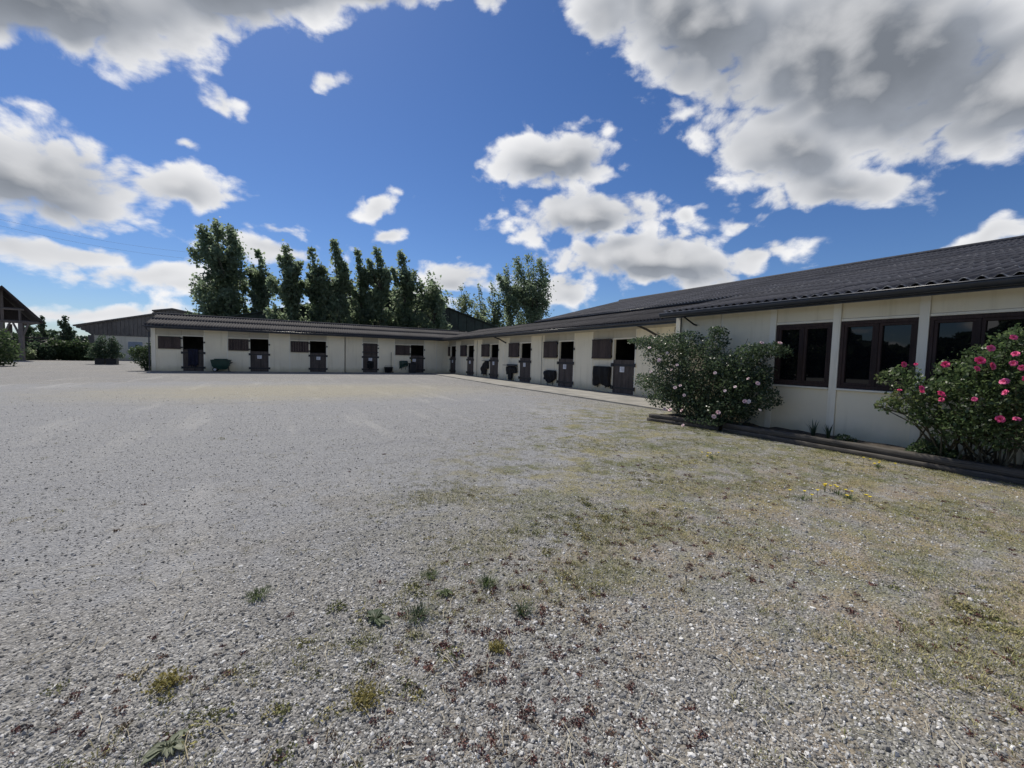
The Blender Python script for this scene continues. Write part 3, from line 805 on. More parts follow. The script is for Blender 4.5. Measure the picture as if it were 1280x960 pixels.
LEFTW = np.array((-rt.x, -rt.y, 0.0))      # the way the wind bends the tops
def poplar(base, height, width, n, label, seed, mat='poplar', lean=1.0, dens=1.0, start=.06, heads=1, group='poplars behind the stables'):
    rg = np.random.default_rng(seed)
    t = thing('poplar_tree', label, 'tree', base, group); B = np.array(base)
    tb = MB(); tr = height*.013
    pts = [B+np.array((0, 0, -.2)), B+np.array((0, 0, height*.3)), B+np.array((0, 0, height*.62))+LEFTW*.1*lean, B+np.array((0, 0, height*.95))+LEFTW*height*.045*lean]
    tb.tube(pts, [tr*1.3, tr, tr*.55, .02], 7)
    C = []; nb = int(34*dens)+10
    for k in range(nb):
        h0 = start*height + rg.random()*(.80-start)*height
        az = rg.random()*2*np.pi; f = h0/height
        env = width*.5*(1.0 if f < .5 else 1.0-((f-.5)/.5)**1.5*.62)*(.85+.15*min(1, f*5))
        L = height*(.12+.13*rg.random())*(1.15-f*.5)
        out = env*(.45+.6*rg.random())
        p0 = B+np.array((0, 0, h0*.92))
        o = np.array((math.cos(az), math.sin(az), 0))
        p1 = p0+o*out*.75+np.array((0, 0, L*.4)); p2 = p0+o*out+np.array((0, 0, L))+LEFTW*L*.22*lean
        tb.tube([p0, p1, p2], [tr*.35, tr*.2, .012], 4, cap=False)
        m_ = int(n/nb*(.6+.8*rg.random()))
        u = rg.random(m_)**.8
        Q = (1-u)[:, None]**2*p0+2*(u*(1-u))[:, None]*p1+(u**2)[:, None]*p2
        rad = (.25+.6*np.sin(np.pi*np.clip(u*.85+.12, 0, 1)))*width*.10
        off = rg.normal(size=(m_, 3)); off[:, 2] *= 1.2
        Q = Q+off*rad[:, None]
        C.append(Q)
    # leading shoots
    for q in range(heads):
        m_ = n//(16 if heads == 1 else 22); u = rg.random(m_); hx = (q-(heads-1)/2)*width*.26; dh = -.035*abs(q-(heads-1)/2)
        Q = B+np.array((rt.x, rt.y, 0))*hx+np.stack((u*0, u*0, height*(.70+(.29+dh)*u)), 1)+LEFTW*(u**2)[:, None]*height*.05*lean
        C.append(Q+rg.normal(size=(m_, 3))*(width*.10*(1-u*.7)+.06)[:, None]*np.array((1, 1, 1.1)))
    C = np.vstack(C)
    # small gaps where the sky shows through
    K = C*.8; hole = np.sin(K[:, 0]*2.1+seed)*np.sin(K[:, 2]*1.7+seed*2)*np.sin(K[:, 1]*1.9+1.3)+.25*rg.normal(size=len(C))
    C = C[hole < .34]
    V, F = leaf_quads(C, rg.uniform(.22, .46, len(C)), rg, updir=(-.3*rt.x, -.3*rt.y, .35), aspect=.75)
    part('trunk', tb, M['bark'], t); part('crown', np_mesh('crown', V, F), M[mat], t)
    return t
TREES = [ # image bearing of the crown: left, right, top, depth, leaves, material
    (243, 313, 277, 60, 12500, 'poplar', 'broad full poplar at the left end of the row, tallest there'),
    (309, 348, 312, 60, 4600, 'poplar', 'thin ragged poplar just right of the broad one'),
    (342, 384, 303, 49, 4800, 'poplar', 'pointed poplar with loose crown, third tree from the left in the row'),
    (380, 412, 310, 49, 3600, 'poplar', 'narrow poplar directly left of the densest middle poplar'),
    (404, 444, 299, 48, 5600, 'poplar', 'dense dark poplar with the highest top in the middle of the row'),
    (437, 468, 312, 49, 3800, 'poplar', 'slim poplar with a top bent left, right of the highest middle one'),
    (460, 494, 308, 48, 4600, 'poplar', 'spindle shaped dark poplar above the middle of the green gable'),
    (488, 527, 315, 49, 5000, 'poplar', 'dense poplar with a rounded right flank over the green gable'),
    (522, 566, 340, 48, 4200, 'poplar', 'shorter spreading poplar where the row thins out to the right'),
    (562, 600, 357, 66, 1900, 'poplar_pale', 'pale thin poplar left of the small gap above the roof corner'),
    (592, 614, 354, 67, 1100, 'poplar_pale', 'palest wispy poplar standing in the gap of the row'),
    (607, 632, 353, 63, 2200, 'poplar', 'small poplar at the foot of the right hand pair'),
    (621, 654, 330, 62, 4600, 'poplar', 'tall slim poplar beside the big one at the right end'),
    (645, 688, 319, 62, 11000, 'poplar', 'big dark poplar at the right end of the row above the stable roof'),
]
for k, (x0, x1, yt, Y, n, mt_, lab) in enumerate(TREES):
    c = onY((x0+x1)/2, yt, Y); wdt = (onY(x1, 370, Y)-onY(x0, 370, Y)).x*math.cos(YAW)*1.12
    poplar((c.x, Y, 0), c.z*1.0, abs(wdt)*1.14, int(n*1.75), lab, 100+k, mt_, dens=1.7 if n > 7000 else .8, heads=3 if n > 7000 else 1)

# ---- the dark green gable behind the left row
ar = thing('arena_building', 'dark green gabled shed behind the stables, poplars rising over its roof', 'building', (11, 52, 0))
AY = 52.0; ap = Vector((12.6, AY, 9.5)); al = Vector((-6.0, AY, 4.7)); arr = Vector((29.5, AY, 4.6))
nP = 30
for k in range(nP):
    a0 = al.x+(arr.x-al.x)*k/nP; a1 = al.x+(arr.x-al.x)*(k+1)/nP
    zf = lambda x: (al.z+(ap.z-al.z)*(x-al.x)/(ap.x-al.x)) if x < ap.x else (ap.z+(arr.z-ap.z)*(x-ap.x)/(arr.x-ap.x))
    pts = [(a0+.03, 0), (a1-.03, 0), (a1-.03, zf(a1-.03)), (a0+.03, zf(a0+.03))]
    if a0 < ap.x < a1: pts.insert(3, (ap.x, ap.z))
    b = MB(); b.prism(pts, AY, AY+.08+.04*(k % 2), 'd'); part('cladding_panel', b, M['green_clad'], ar)
b = MB(); b.prism([(al.x, 0), (arr.x, 0), (arr.x, arr.z-.02), (ap.x, ap.z-.02), (al.x, al.z-.02)], AY+.14, AY+.3, 'd'); part('gable_frame', b, M['green_clad'], ar)
b = MB()
for (p, q) in ((al, ap), (ap, arr)):
    s = Vector((0, 0, .12)); b.add([tuple(p+Vector((0, -.25, .02))), tuple(q+Vector((0, -.25, .02))), tuple(q+Vector((0, 7, .02))), tuple(p+Vector((0, 7, .02))),
        tuple(p+Vector((0, -.25, .02))+s), tuple(q+Vector((0, -.25, .02))+s), tuple(q+Vector((0, 7, .02))+s), tuple(p+Vector((0, 7, .02))+s)],
        [(0,3,2,1),(4,5,6,7),(0,1,5,4),(1,2,6,5),(2,3,7,6),(3,0,4,7)])
part('roof', b, M['green_clad'], ar)

# ---- leafy masses
def blob_points(rg, clumps, n, shell=.55):
    """points in and on a set of ellipsoids (centre, radii)"""
    vol = np.array([r_[0]*r_[1]*r_[2] for _, r_ in clumps])**.7; vol /= vol.sum(); C = []
    for (c, r_), w_ in zip(clumps, vol):
        m_ = int(n*w_)+3; d = rg.normal(size=(m_, 3)); d /= np.linalg.norm(d, axis=1, keepdims=True)
        s = np.where(rg.random(m_) < shell, rg.normal(1, .13, m_), rg.random(m_)**.5)
        C.append(np.array(c)+d*np.array(r_)*s[:, None])
    return np.vstack(C)
def shrub(name, label, cat, clumps, n, size, mat, base, seed, stem=None, stems=6, updir=None, group=None, kind=None, gaps=0, gapt=.8):
    rg = np.random.default_rng(seed); t = thing(name, label, cat, base, group, kind)
    C = blob_points(rg, clumps, n); C = C[C[:, 2] > base[2]+.02]
    if gaps:
        K = C*gaps; hl = np.sin(K[:, 0]*1.1+seed)*np.sin(K[:, 1]*1.3+2*seed)+np.sin(K[:, 2]*1.4+K[:, 1]*.7)*.6+.35*rg.normal(size=len(C)); C = C[hl < gapt]
    V, F = leaf_quads(C, rg.uniform(size*.6, size*1.3, len(C)), rg, updir=updir)
    part('foliage', np_mesh('foliage', V, F), M[mat], t)
    sb = MB(); bb = Vector(base)
    for k in range(stems):
        c, r_ = clumps[rg.integers(len(clumps))]; e = Vector(c)+Vector(rg.normal(size=3)*np.array(r_)*.3)
        mid = bb.lerp(e, .5)+Vector((0, 0, .08*(e-bb).length)); sb.tube([bb+Vector(rg.normal(size=3)*np.array((.05, .05, 0))), mid, e], [size*.22, size*.16, size*.07], 5)
    part('stem', sb, M[stem or 'cane'], t)
    return t, C

def img_clumps(lst, X, rd, sc, ox, oy):
    out = []
    for (cx, cy, rx, ry, *dx) in lst:
        px, py = ox+cx/sc, oy+cy/sc; Xc = X+(dx[0] if dx else 0); c = onX(px, py, Xc)
        ex = onX(px+rx/sc, py, Xc); ey = onX(px, py-ry/sc, Xc)
        out.append((tuple(c), (rd*min(1, .4+(rx+ry)/300), abs(ex.y-c.y), abs(ey.z-c.z))))
    return out
def rose_mesh(name, rad, seed, open_=1.0):
    rg = np.random.default_rng(seed); vs = []; fs = []
    for ring, (r0, npet, tilt, sz) in enumerate(((.12, 4, 1.35, .55), (.3, 5, .95, .7), (.5, 6, .55, .85), (.62, 7, .2, .85))):
        for k in range(npet):
            a = 2*math.pi*(k/npet)+ring*.5+rg.uniform(-.15, .15); tl = tilt*open_+rg.uniform(-.1, .1)
            o = Vector((math.cos(a), math.sin(a), 0)); s = Vector((-math.sin(a), math.cos(a), 0)); u = o*math.cos(tl)+Vector((0, 0, 1))*math.sin(tl)
            p0 = o*r0*.45; b0 = len(vs)
            for (w_, l, c) in ((.25, 0, 0), (.62, .45, .10), (.5, .85, .0), (.0, 1.0, -.12)):
                for sgn in (-1, 1):
                    q = p0+u*(sz*l)+s*(sgn*w_*sz*.75)+Vector((0, 0, 1))*(c*sz)
                    vs.append(tuple(q*rad))
            for j in range(3): fs.append((b0+2*j, b0+2*j+1, b0+2*j+3, b0+2*j+2))
    return np_mesh(name, vs, fs, True)
def rose_bush(label, group, clumps, n, size, base, seed, blooms, petal, rads, leafmat, canes):
    t, C = shrub('rose_bush', label, 'rose bush', clumps, n, size, leafmat, base, seed, 'cane', 0, gaps=7.0, gapt=1.05 if n > 20000 else .8)
    rg = np.random.default_rng(seed+1)
    # project the leaves once, to set each bloom on the outermost leaf along its bearing
    d = C-np.array((0, 0, CAM_H)); z = d@np.array(fw); px = 640+F_PX*(d@np.array(rt2))/z; py = 480-F_PX*(d@np.array(up2))/z
    metas = [rose_mesh('rose', 1.0, seed+k, o) for k, o in enumerate((1.0, 1.25, .85))]
    for me in metas: me.materials.append(petal)
    spots = []
    for (x, y, r_) in blooms:
        near_ = np.where((px-x)**2+(py-y)**2 < 36)[0]
        if len(near_): i = near_[np.argmin(z[near_])]; dep = z[i]-.03
        else: dep = np.median(z)-.3
        P = Vector((0, 0, CAM_H))+ray(x, y)*dep; spots.append(P)
        o = bpy.data.objects.new('rose', metas[rg.integers(3)]); col.objects.link(o); o.parent = t
        o.location = P-WPOS[t.name]; o.scale = (r_,)*3
        dr = Vector((-.75+rg.normal()*.3, -.35+rg.normal()*.35, .55+rg.normal()*.3)); o.rotation_euler = dr.to_track_quat('Z', 'Y').to_euler()
    cb = MB(); bb = Vector(base)
    for k in range(canes):
        c, r_ = clumps[rg.integers(len(clumps))]; e = Vector(c)+Vector(rg.normal(size=3)*np.array(r_)*.5)
        f = bb+Vector((rg.normal()*.12, rg.normal()*.3, -.03)); mid = f.lerp(e, .5)+Vector((0, 0, .12*(e-f).length))
        cb.tube([f, mid, e], [.014, .010, .005], 5)
    for P in spots:
        i = np.argmin(((C-np.array(P))**2).sum(1)); q = Vector(C[i])+Vector((.08, 0, -.10)); cb.tube([q, P], [.004, .003], 4)
    part('canes', cb, M['cane'], t); return t
S1, O1 = 5.055, (790, 360)
cl1 = img_clumps([(200,400,110,100),(120,350,85,40),(45,335,50,22),(330,355,110,75),(540,330,50,60),(545,270,42,26),(460,480,140,105),(250,560,130,105),(100,590,62,52),
    (640,490,140,80),(760,410,95,55),(870,385,90,42),(950,400,45,38),(700,620,150,90),(860,700,62,60),(400,720,170,95),(570,780,160,75),(220,690,110,65),(330,640,130,90),(660,740,130,70),
    (520,600,150,100),(790,560,80,90,.1),(470,850,130,35,-.2)], 8.55, .42, S1, *O1)
bl1 = [(110,378),(222,410),(258,452),(285,487),(303,520),(168,495),(172,455),(330,533),(362,523),(250,518),(510,522),(525,537),(120,530),(152,572),(170,603),(305,617),(272,630),(360,632),(330,678),
    (355,603),(245,752),(240,770),(160,692),(112,712),(315,775),(410,767),(518,812),(545,787),(625,763),(600,737),(712,716),(738,718),(776,768),(808,772),(700,848),(835,352),(820,346),(800,388),(765,398),(935,348),
    (905,490),(795,603),(735,573),(670,580),(620,612),(652,625),(588,650),(312,850),(322,868),(150,300),(265,640),(205,765),(480,690),(345,650)]
bl1 = [(O1[0]+x/S1, O1[1]+y/S1, random.choice((.03, .034, .04, .046))) for x, y in bl1[::3]+bl1[1::5]]
cb_ = onZ(885, 532, .1)
rose_bush('wide rose bush with pale pink and white blooms against the cream corner', 'roses', cl1, 27000, .060, (8.62, 6.3, .12), 31, bl1, M['petal_pale'], 0, 'rose_leaf', 42)
S2, O2 = 3.69, (1080, 360)
cl2 = img_clumps([(170,410,95,48),(110,535,40,36),(230,500,100,85),(330,540,110,95),(420,430,105,95),(560,390,125,115),(650,300,95,95),(700,470,110,150),(520,560,150,120),(440,640,115,80),
    (610,670,130,70),(800,420,150,190),(800,620,130,110),(500,330,60,60),(290,600,80,40),(720,240,70,55)], 8.45, .42, S2, *O2)
bl2 = [(183,353,1),(240,352,.6),(375,353,1.15),(585,278,1),(690,228,.9),(535,335,1.3),(520,372,.9),(590,360,1.2),(700,305,.9),(690,348,.9),(728,368,.8),(648,432,1.1),(652,482,.95),
    (265,462,.85),(268,478,.7),(165,472,.7),(355,487,1),(365,497,.8),(357,515,.8),(510,513,.7),(628,605,1.1),(705,605,.9),(745,420,.9),(770,330,.9)]
bl2 = [(O2[0]+x/S2, O2[1]+y/S2, .042*s) for x, y, s in bl2]
rose_bush('rose bush with large vivid pink blooms in front of the third window', 'roses', cl2, 11500, .058, (8.66, 2.05, .12), 57, bl2, M['petal_pink'], 0, 'rose_leaf_dark', 46)
lowc = img_clumps([(300,745,75,40),(240,755,45,22),(380,770,60,26)], 8.6, .22, S2, *O2)
shrub('low_plant', 'low dark leafy plant on the soil left of the pink rose stems', 'plant', lowc, 2200, .05, 'rose_leaf_dark', (8.62, 2.55, .12), 77, 'cane', 5)

# small plants in the bed
def spiky(x, y, label, h, n, seed, X=8.72):
    rg = np.random.default_rng(seed); P = onX(x, y, X); P.z = .13; b = MB()
    for k in range(n):
        a = rg.random()*6.28; L = h*(.6+.5*rg.random()); o = Vector((math.cos(a), math.sin(a), 0)); lean_ = .12+.3*rg.random()
        s = o.cross(Vector((0, 0, 1)))*.012; p0 = P+o*.01; p1 = P+o*L*lean_*.6+Vector((0, 0, L*.6)); p2 = P+o*L*lean_*1.4+Vector((0, 0, L))
        th = o*.004
        b.add([tuple(p0-s), tuple(p0+s), tuple(p1+s), tuple(p1-s), tuple(p2), tuple(p1+th)], [(0,1,2,5),(0,5,3),(5,2,4),(3,5,4),(0,3,2,1),(3,4,2)])
    o = part('iris_plant', b, M['rose_leaf']); tag(o, label, 'plant', 'spiky sprouts in the bed'); return o
spiky(1017, 537, 'small spiky sprout by the sleepers under the first brown window', .34, 9, 1)
spiky(1036, 538, 'small spiky sprout at the foot of the post between two windows', .30, 8, 2)
t_, _c = shrub('low_plant', 'little leafy seedling on the bed under the middle brown window', 'plant', [((8.7, 3.62, .2), (.08, .16, .07))], 160, .05, 'rose_leaf', (8.7, 3.62, .12), 78, 'cane', 3)

# ------------------------------------------------------------------ things along the stables
def rug(label, frame, a0, a1, ztop, zbot, d, seed, mat='rug', profile=None, bulge=.13, grp='horse rugs hung on the stable walls'):
    """a heavy rug folded over a rail: a sagging, pleated double sheet"""
    rg = np.random.default_rng(seed); nx, nz = 22, 16; ph = rg.random(4)*6.28; t = thing('horse_rug', label, 'horse rug', frame((a0+a1)/2, d, ztop), grp)
    def sheet(off, sgn):
        V = []
        for j in range(nz+1):
            v = j/nz
            for i in range(nx+1):
                u = i/nx; lo, hi, top, bot = profile(u) if profile else (0, 1, 0, .06*math.sin(u*9+ph[0])+.05*rg.random())
                z = ztop-(top*(1-v))-(ztop-zbot)*v*(1-bot) + .02*math.sin(u*math.pi)*0
                fold = .026*math.sin(u*17+ph[1]+v*1.5)+.02*math.sin(u*31+ph[2])*v+.015*math.sin(v*9+u*5+ph[3])
                rnd = math.sqrt(max(0, 1-(2*u-1)**6))
                dd = d+off+sgn*(bulge*rnd*(.45+.55*math.sin(math.pi*min(1, v*1.25+.12)))+fold*rnd)
                aa = a0+(a1-a0)*(u+.02*math.sin(v*6+ph[0])*(1 if .1 < u < .9 else .6))
                V.append(frame(aa, max(.012, dd), z))
        return V
    F1 = sheet(.06, 1); B1 = sheet(.03, .12); k = len(F1); n1 = nx+1; F = []
    for j in range(nz):
        for i in range(nx):
            a = j*n1+i; F.append((a, a+1, a+n1+1, a+n1)); F.append((k+a, k+a+n1, k+a+n1+1, k+a+1))
    for i in range(nx): F.append((i, k+i, k+i+1, i+1)); q = nz*n1+i; F.append((q, q+1, k+q+1, k+q))
    for j in range(nz): q = j*n1; F.append((q, q+n1, k+q+n1, k+q)); q += nx; F.append((q, k+q, k+q+n1, q+n1))
    part('cloth', np_mesh('cloth', F1+B1, F, True), M[mat], t)
    b = MB(frame); zc = ztop+.012
    b.box(a0+.08, a1-.08, d+.04, d+.075, zc-.03, zc); b.box(a0+.12, a0+.16, 0.002, d+.04, zc-.03, zc); b.box(a1-.16, a1-.12, 0.002, d+.04, zc-.03, zc)
    part('rail', b, M['black_metal'], t)
    s = MB(frame)
    for q in (.25, .7): s.box(a0+(a1-a0)*q, a0+(a1-a0)*q+.035, d+.03, d+.045, zbot-.10, zbot+.12)
    part('strap', s, M[mat], t)
    return t
rug('large black rug on the wall beside the door nearest the pale roses', FR, 14.68, 15.92, 1.22, .32, .03, 1)
rug('small black rug gathered to a point, beside the second door from the roses', FR, 19.05, 20.25, .88, .16, .03, 2,
    profile=lambda u: (0, 1, .10*abs(u-.4), .55*abs(u-.5)**1.0*1.3))
rug('black rug with a long tail hanging from a grey rack on the wall', FR, 23.45, 24.85, 1.0, .1, .06, 3,
    profile=lambda u: (0, 1, .12*abs(u-.5), .5 if u < .45 else (.0 if u < .7 else .38)))
rug('black rug hanging askew on the wall by the fourth door from the roses', FR, 27.75, 28.95, 1.28, .22, .03, 4,
    profile=lambda u: (0, 1, .75*max(0, u-.35), .45 if u < .3 else .05))
b = MB(FR); b.box(23.5, 24.95, .01, .05, .98, 1.12); b.box(23.5, 24.95, .05, .35, 1.03, 1.07)
o = part('wall_rack', b, M['rug_grey']); tag(o, 'grey board rack on the wall carrying the rug with a long tail', 'rack')
rug('dark navy rug over the lower door at the left end of the row', FL, lx[0]-.28, lx[0]+.30, 1.58, .40, .05, 5, 'rug_blue', bulge=.07)
rug('small black rug and headcollars heaped on the lower door with both halves shut', FL, lx[3]-.26, lx[3]+.26, 1.0, .35, .05, 6, 'rug', bulge=.09,
    profile=lambda u: (0, 1, .12*abs(u-.5), .3*abs(u-.4)))
rug('dark green rug hanging on the wall beside the black bin', FL, 8.72, 9.45, 1.06, .38, .04, 7, 'rug_grey', bulge=.08, profile=lambda u: (0, 1, .02, .35*u))
bpy.data.objects[[o.name for o in bpy.data.objects if o.name.startswith('cloth')][-1]].data.materials[0] = M['green_plastic']

def cart(c):
    t = thing('feed_cart', 'green plastic two wheeled cart against the wall between the first two doors', 'cart', c); x, y, z = c
    def ring(z_, a0, a1, d0, d1): return [(x+a0, y+d0, z+z_), (x+a1, y+d0, z+z_), (x+a1, y+d1, z+z_), (x+a0, y+d1, z+z_)]
    b = MB(); r0 = ring(.16, -.36, .32, -.27, .27); r1 = ring(.42, -.50, .50, -.36, .36); r2 = ring(.80, -.57, .58, -.42, .42)
    b.add(r0+r1+r2, [(0,3,2,1)]+[(q*4+k, q*4+(k+1) % 4, q*4+4+(k+1) % 4, q*4+4+k) for q in range(2) for k in range(4)])
    ri = ring(.80, -.52, .53, -.37, .37); rb = ring(.25, -.34, .30, -.25, .25)
    b.add(r2+ri+rb, [(k, (k+1) % 4, 4+(k+1) % 4, 4+k) for k in range(4)]+[(4+k, 4+(k+1) % 4, 8+(k+1) % 4, 8+k) for k in range(4)]+[(8,9,10,11)])
    part('tub', b, M['green_plastic'], t)
    b = MB(); b.box(x-.59, x+.60, y-.44, y+.44, z+.79, z+.835, .012); b.box(x-.38, x+.40, y-.36, y+.36, z+.836, z+.90, .025); part('lid', b, M['green_plastic'], t)
    for s in (-1, 1):
        b = MB(); b.tube([(x-.32, y+s*.34-.05, z+.15), (x-.32, y+s*.34+.05, z+.15)], .15, 18); wh = part('wheel', b, M['tyre'], t)
        b = MB(); b.tube([(x-.32, y+s*.34-.06, z+.15), (x-.32, y+s*.34+.06, z+.15)], .085, 14); part('hub', b, M['hub'], wh)
        b = MB(); b.tube([(x+.42, y+s*.26, z+.35), (x+.46, y+s*.26, z+.02), (x+.56, y+s*.26, z+.02)], .022, 6); part('leg', b, M['black_plastic'], t)
    b = MB(); b.tube([(x+.50, y-.36, z+.55), (x+.66, y-.36, z+.66), (x+.66, y+.36, z+.66), (x+.50, y+.36, z+.55)], .02, 8); part('handle', b, M['black_plastic'], t)
cart((-3.95, 35.98, .04))

def lathe(b, c, prof, n=18):
    vs = [(c[0]+r_*math.cos(2*math.pi*k/n), c[1]+r_*math.sin(2*math.pi*k/n), c[2]+z) for r_, z in prof for k in range(n)]
    b.add(vs, [(j*n+k, j*n+(k+1) % n, (j+1)*n+(k+1) % n, (j+1)*n+k) for j in range(len(prof)-1) for k in range(n)])
b = MB(); lathe(b, (7.75, 36.2, .04), [(.02, 0), (.30, .0), (.36, .42), (.39, .44), (.39, .47), (.345, .47), (.28, .05), (.02, .05)]); b.smooth = True
t = thing('rubber_tub', 'low round black tub under the leaning fork handle', 'tub', (7.75, 36.2, .04)); part('bowl', b, M['black_plastic'], t)
b = MB(); b.tube([(7.44, 36.2, .48), (7.44, 36.2, .60), (8.06, 36.2, .60), (8.06, 36.2, .48)], .014, 6); part('handle', b, M['black_plastic'], t)
t = thing('stable_broom', 'long dark broom standing upright in the black tub by the wall', 'broom', (8.0, 36.4, .04))
b = MB(); b.tube([(8.0, 36.33, .1), (8.02, 36.47, 1.78)], .017, 7); part('handle', b, M['black_plastic'], t)
b = MB(); b.box(7.8, 8.2, 36.28, 36.36, .06, .12); part('head', b, M['brown'], t)
b = MB(); b.box(7.79, 8.21, 36.27, 36.37, .0, .06); part('bristles', b, M['rug'], t)
t = thing('litter_bin', 'tall black bin standing close left of the last door before the corner', 'bin', (9.78, 36.15, .04))
b = MB(); b.box(9.5, 10.05, 35.95, 36.4, .04, .82, .04); part('body', b, M['black_plastic'], t)
b = MB(); b.box(9.47, 10.08, 35.92, 36.43, .822, .88, .02); part('lid', b, M['black_plastic'], t)
# sunflower-like ornament over the bin
t = thing('wall_ornament', 'small yellow flower shaped ornament on the wall above the black bin', 'ornament', (9.86, YL-.02, 1.2))
b = MB(FL)
for k in range(10):
    a = k*.628; b.prism([(9.86+.09*math.cos(a-.25), 1.2+.09*math.sin(a-.25)), (9.86+.2*math.cos(a), 1.2+.2*math.sin(a)), (9.86+.09*math.cos(a+.25), 1.2+.09*math.sin(a+.25))], .004, .016, 'd')
part('petals', b, M['petal_yellow'], t, kind=None)
b = MB(FL); b.prism([(9.86+.1*math.cos(k*.524), 1.2+.1*math.sin(k*.524)) for k in range(12)], .003, .03, 'd'); part('centre', b, M['black_plastic'], t)

# ------------------------------------------------------------------ far left: barn, shed, hedge, planters
BY = 72.0
barn = thing('barn', 'pale barn with grey boarded gable beyond the left end of the stables', 'barn', (-14, BY, 0))
A = lambda x, y, Y=BY: onY(x, y, Y)
lt = A(95, 408); wl = A(115, 419); st = A(192, 393.5); apx = A(216, 387); x1 = A(300, 405)
def ztop(x):
    if x < st.x: return lt.z+(st.z-lt.z)*(x-lt.x)/(st.x-lt.x)-.35*0
    if x < apx.x: return st.z+.45+(apx.z-st.z-.45)*(x-st.x)/(apx.x-st.x)
    return apx.z+(x1.z-apx.z)*(x-apx.x)/(x1.x-apx.x)
zb = A(150, 420).z; xs = np.arange(lt.x, x1.x, .42)
for k, x in enumerate(xs):
    xa, xb = x+.015, x+.405
    low = zb if xa > wl.x else min(ztop(xa)-.1, lt.z-.15-(xa-lt.x)/(wl.x-lt.x)*(lt.z-zb-.2))
    b = MB(); b.prism([(xa, low), (xb, low if xb > wl.x else low-.1), (xb, ztop(xb)), (xa, ztop(xa))], BY-.06, BY-.02+.02*(k % 2), 'd')
    part('gable_board', b, M['grey_board'], barn)
b = MB(); b.prism([(wl.x, zb-.05), (x1.x, zb-.05), (x1.x, ztop(x1.x)-.03), (apx.x, apx.z-.03), (st.x+.02, st.z+.40), (st.x-.02, st.z-.03), (lt.x+.3, lt.z-.0)], BY+.03, BY+.12, 'd'); part('gable_frame', b, M['grey_board'], barn)
b = MB(); b.box(wl.x+.2, x1.x, BY, BY+.3, 0, zb+.1); part('wall', b, M['barn_wall'], barn)
b = MB(); b.box(wl.x-.35, wl.x+.19, BY-.1, BY+.35, 0, zb); part('corner_post', b, M['grey_board'], barn)
b = MB()
for (p, q, e) in ((Vector((lt.x-.2, 0, lt.z+.02)), Vector((st.x, 0, st.z+.02)), 0), (Vector((st.x-.1, 0, st.z+.45)), Vector((apx.x, 0, apx.z+.02)), 0), (Vector((apx.x, 0, apx.z+.02)), Vector((x1.x+1, 0, x1.z-.1)), 0)):
    b.prism([(p.x, p.z), (q.x, q.z), (q.x, q.z+.16), (p.x, p.z+.16)], BY-.35, BY+24, 'd')
part('roof', b, M['grey_board'], barn)
wa, wb = A(160, 427), A(178.5, 440)
b = MB(); b.box(wa.x-.08, wb.x+.08, BY-.05, BY-.001, wb.z-.08, wa.z+.08); wf = part('window', b, M['post'], barn)
b = MB(); b.box(wa.x, wb.x, BY-.075, BY-.052, wb.z, wa.z); part('shutter', b, M['shutter'], wf)

# open timber shed at the picture's left edge
SY = 61.0
S = lambda x, y: onY(x, y, SY)
shed = thing('hay_shed', 'open sided timber shed with a steep gable behind the dark bush', 'shed', (-24.5, SY, 0))
se = S(50, 403); sa = S(1, 360); half = se.x-sa.x; zl = S(26, 402).z
th = .22; SV = Vector((-.45, .89, 0))
def along(poly, d0, d1):
    """a gable-plane outline carried along the length of the shed"""
    b = MB(); n = len(poly); vs = [tuple(Vector((x, SY, z))+SV*d) for d in (d0, d1) for x, z in poly]
    b.add(vs, [tuple(range(n-1, -1, -1)), tuple(range(n, 2*n))]+[(k, (k+1) % n, n+(k+1) % n, n+k) for k in range(n)]); return b
for sg in (-1, 1):
    ex, ez = sa.x+sg*(half+.15), se.z-.1
    part('roof_slope', along([(ex, ez), (sa.x, sa.z), (sa.x, sa.z+th), (ex, ez+th*.8)], -.8, 13), M['shed_dark'], shed)
part('inner_gable', along([(sa.x-half*.95, se.z), (sa.x+half*.95, se.z), (sa.x, sa.z-.12)], 3.0, 3.15), M['shed_dark'], shed)
def beam(p, q, r_=.13):
    b = MB(); b.tube([p, q], r_, 4); return part('beam', b, M['shed_wood'], shed)
beam((sa.x-half, SY, zl), (sa.x+half, SY, zl-.05), .15)
z2 = S(24, 386.5).z; xx = half*(sa.z-z2)/(sa.z-se.z)*.95
beam((sa.x-xx, SY, z2), (sa.x+xx, SY, z2), .12)
for fx in (-.02, .0):
    pass
beam((sa.x, SY+.02, zl), (sa.x, SY+.02, sa.z-.1), .11)
for sg in (-1, 1): beam((sa.x+sg*half*.46, SY+.03, zl), (sa.x+sg*half*.46, SY+.03, z2), .09)
for x_ in (S(2, 400).x, S(26, 400).x, sa.x-half*.6):
    b = MB(); b.box(x_-.16, x_+.16, SY-.16, SY+.16, 0, zl-.12); b.prism([(x_-.62, zl-.14), (x_-.5, zl-.14), (x_-.14, zl-1.1), (x_+.14, zl-1.1), (x_+.5, zl-.14), (x_+.62, zl-.14), (x_+.16, zl-1.45), (x_-.16, zl-1.45)], SY-.08, SY+.08, 'd')
    part('post', b, M['shed_wood'], shed)
for x_ in (S(26, 400).x, sa.x-half*.6):
    b = MB(); b.box(x_-.14-4, x_+.14-4, SY+8, SY+8.3, 0, zl); part('post', b, M['shed_wood'], shed)

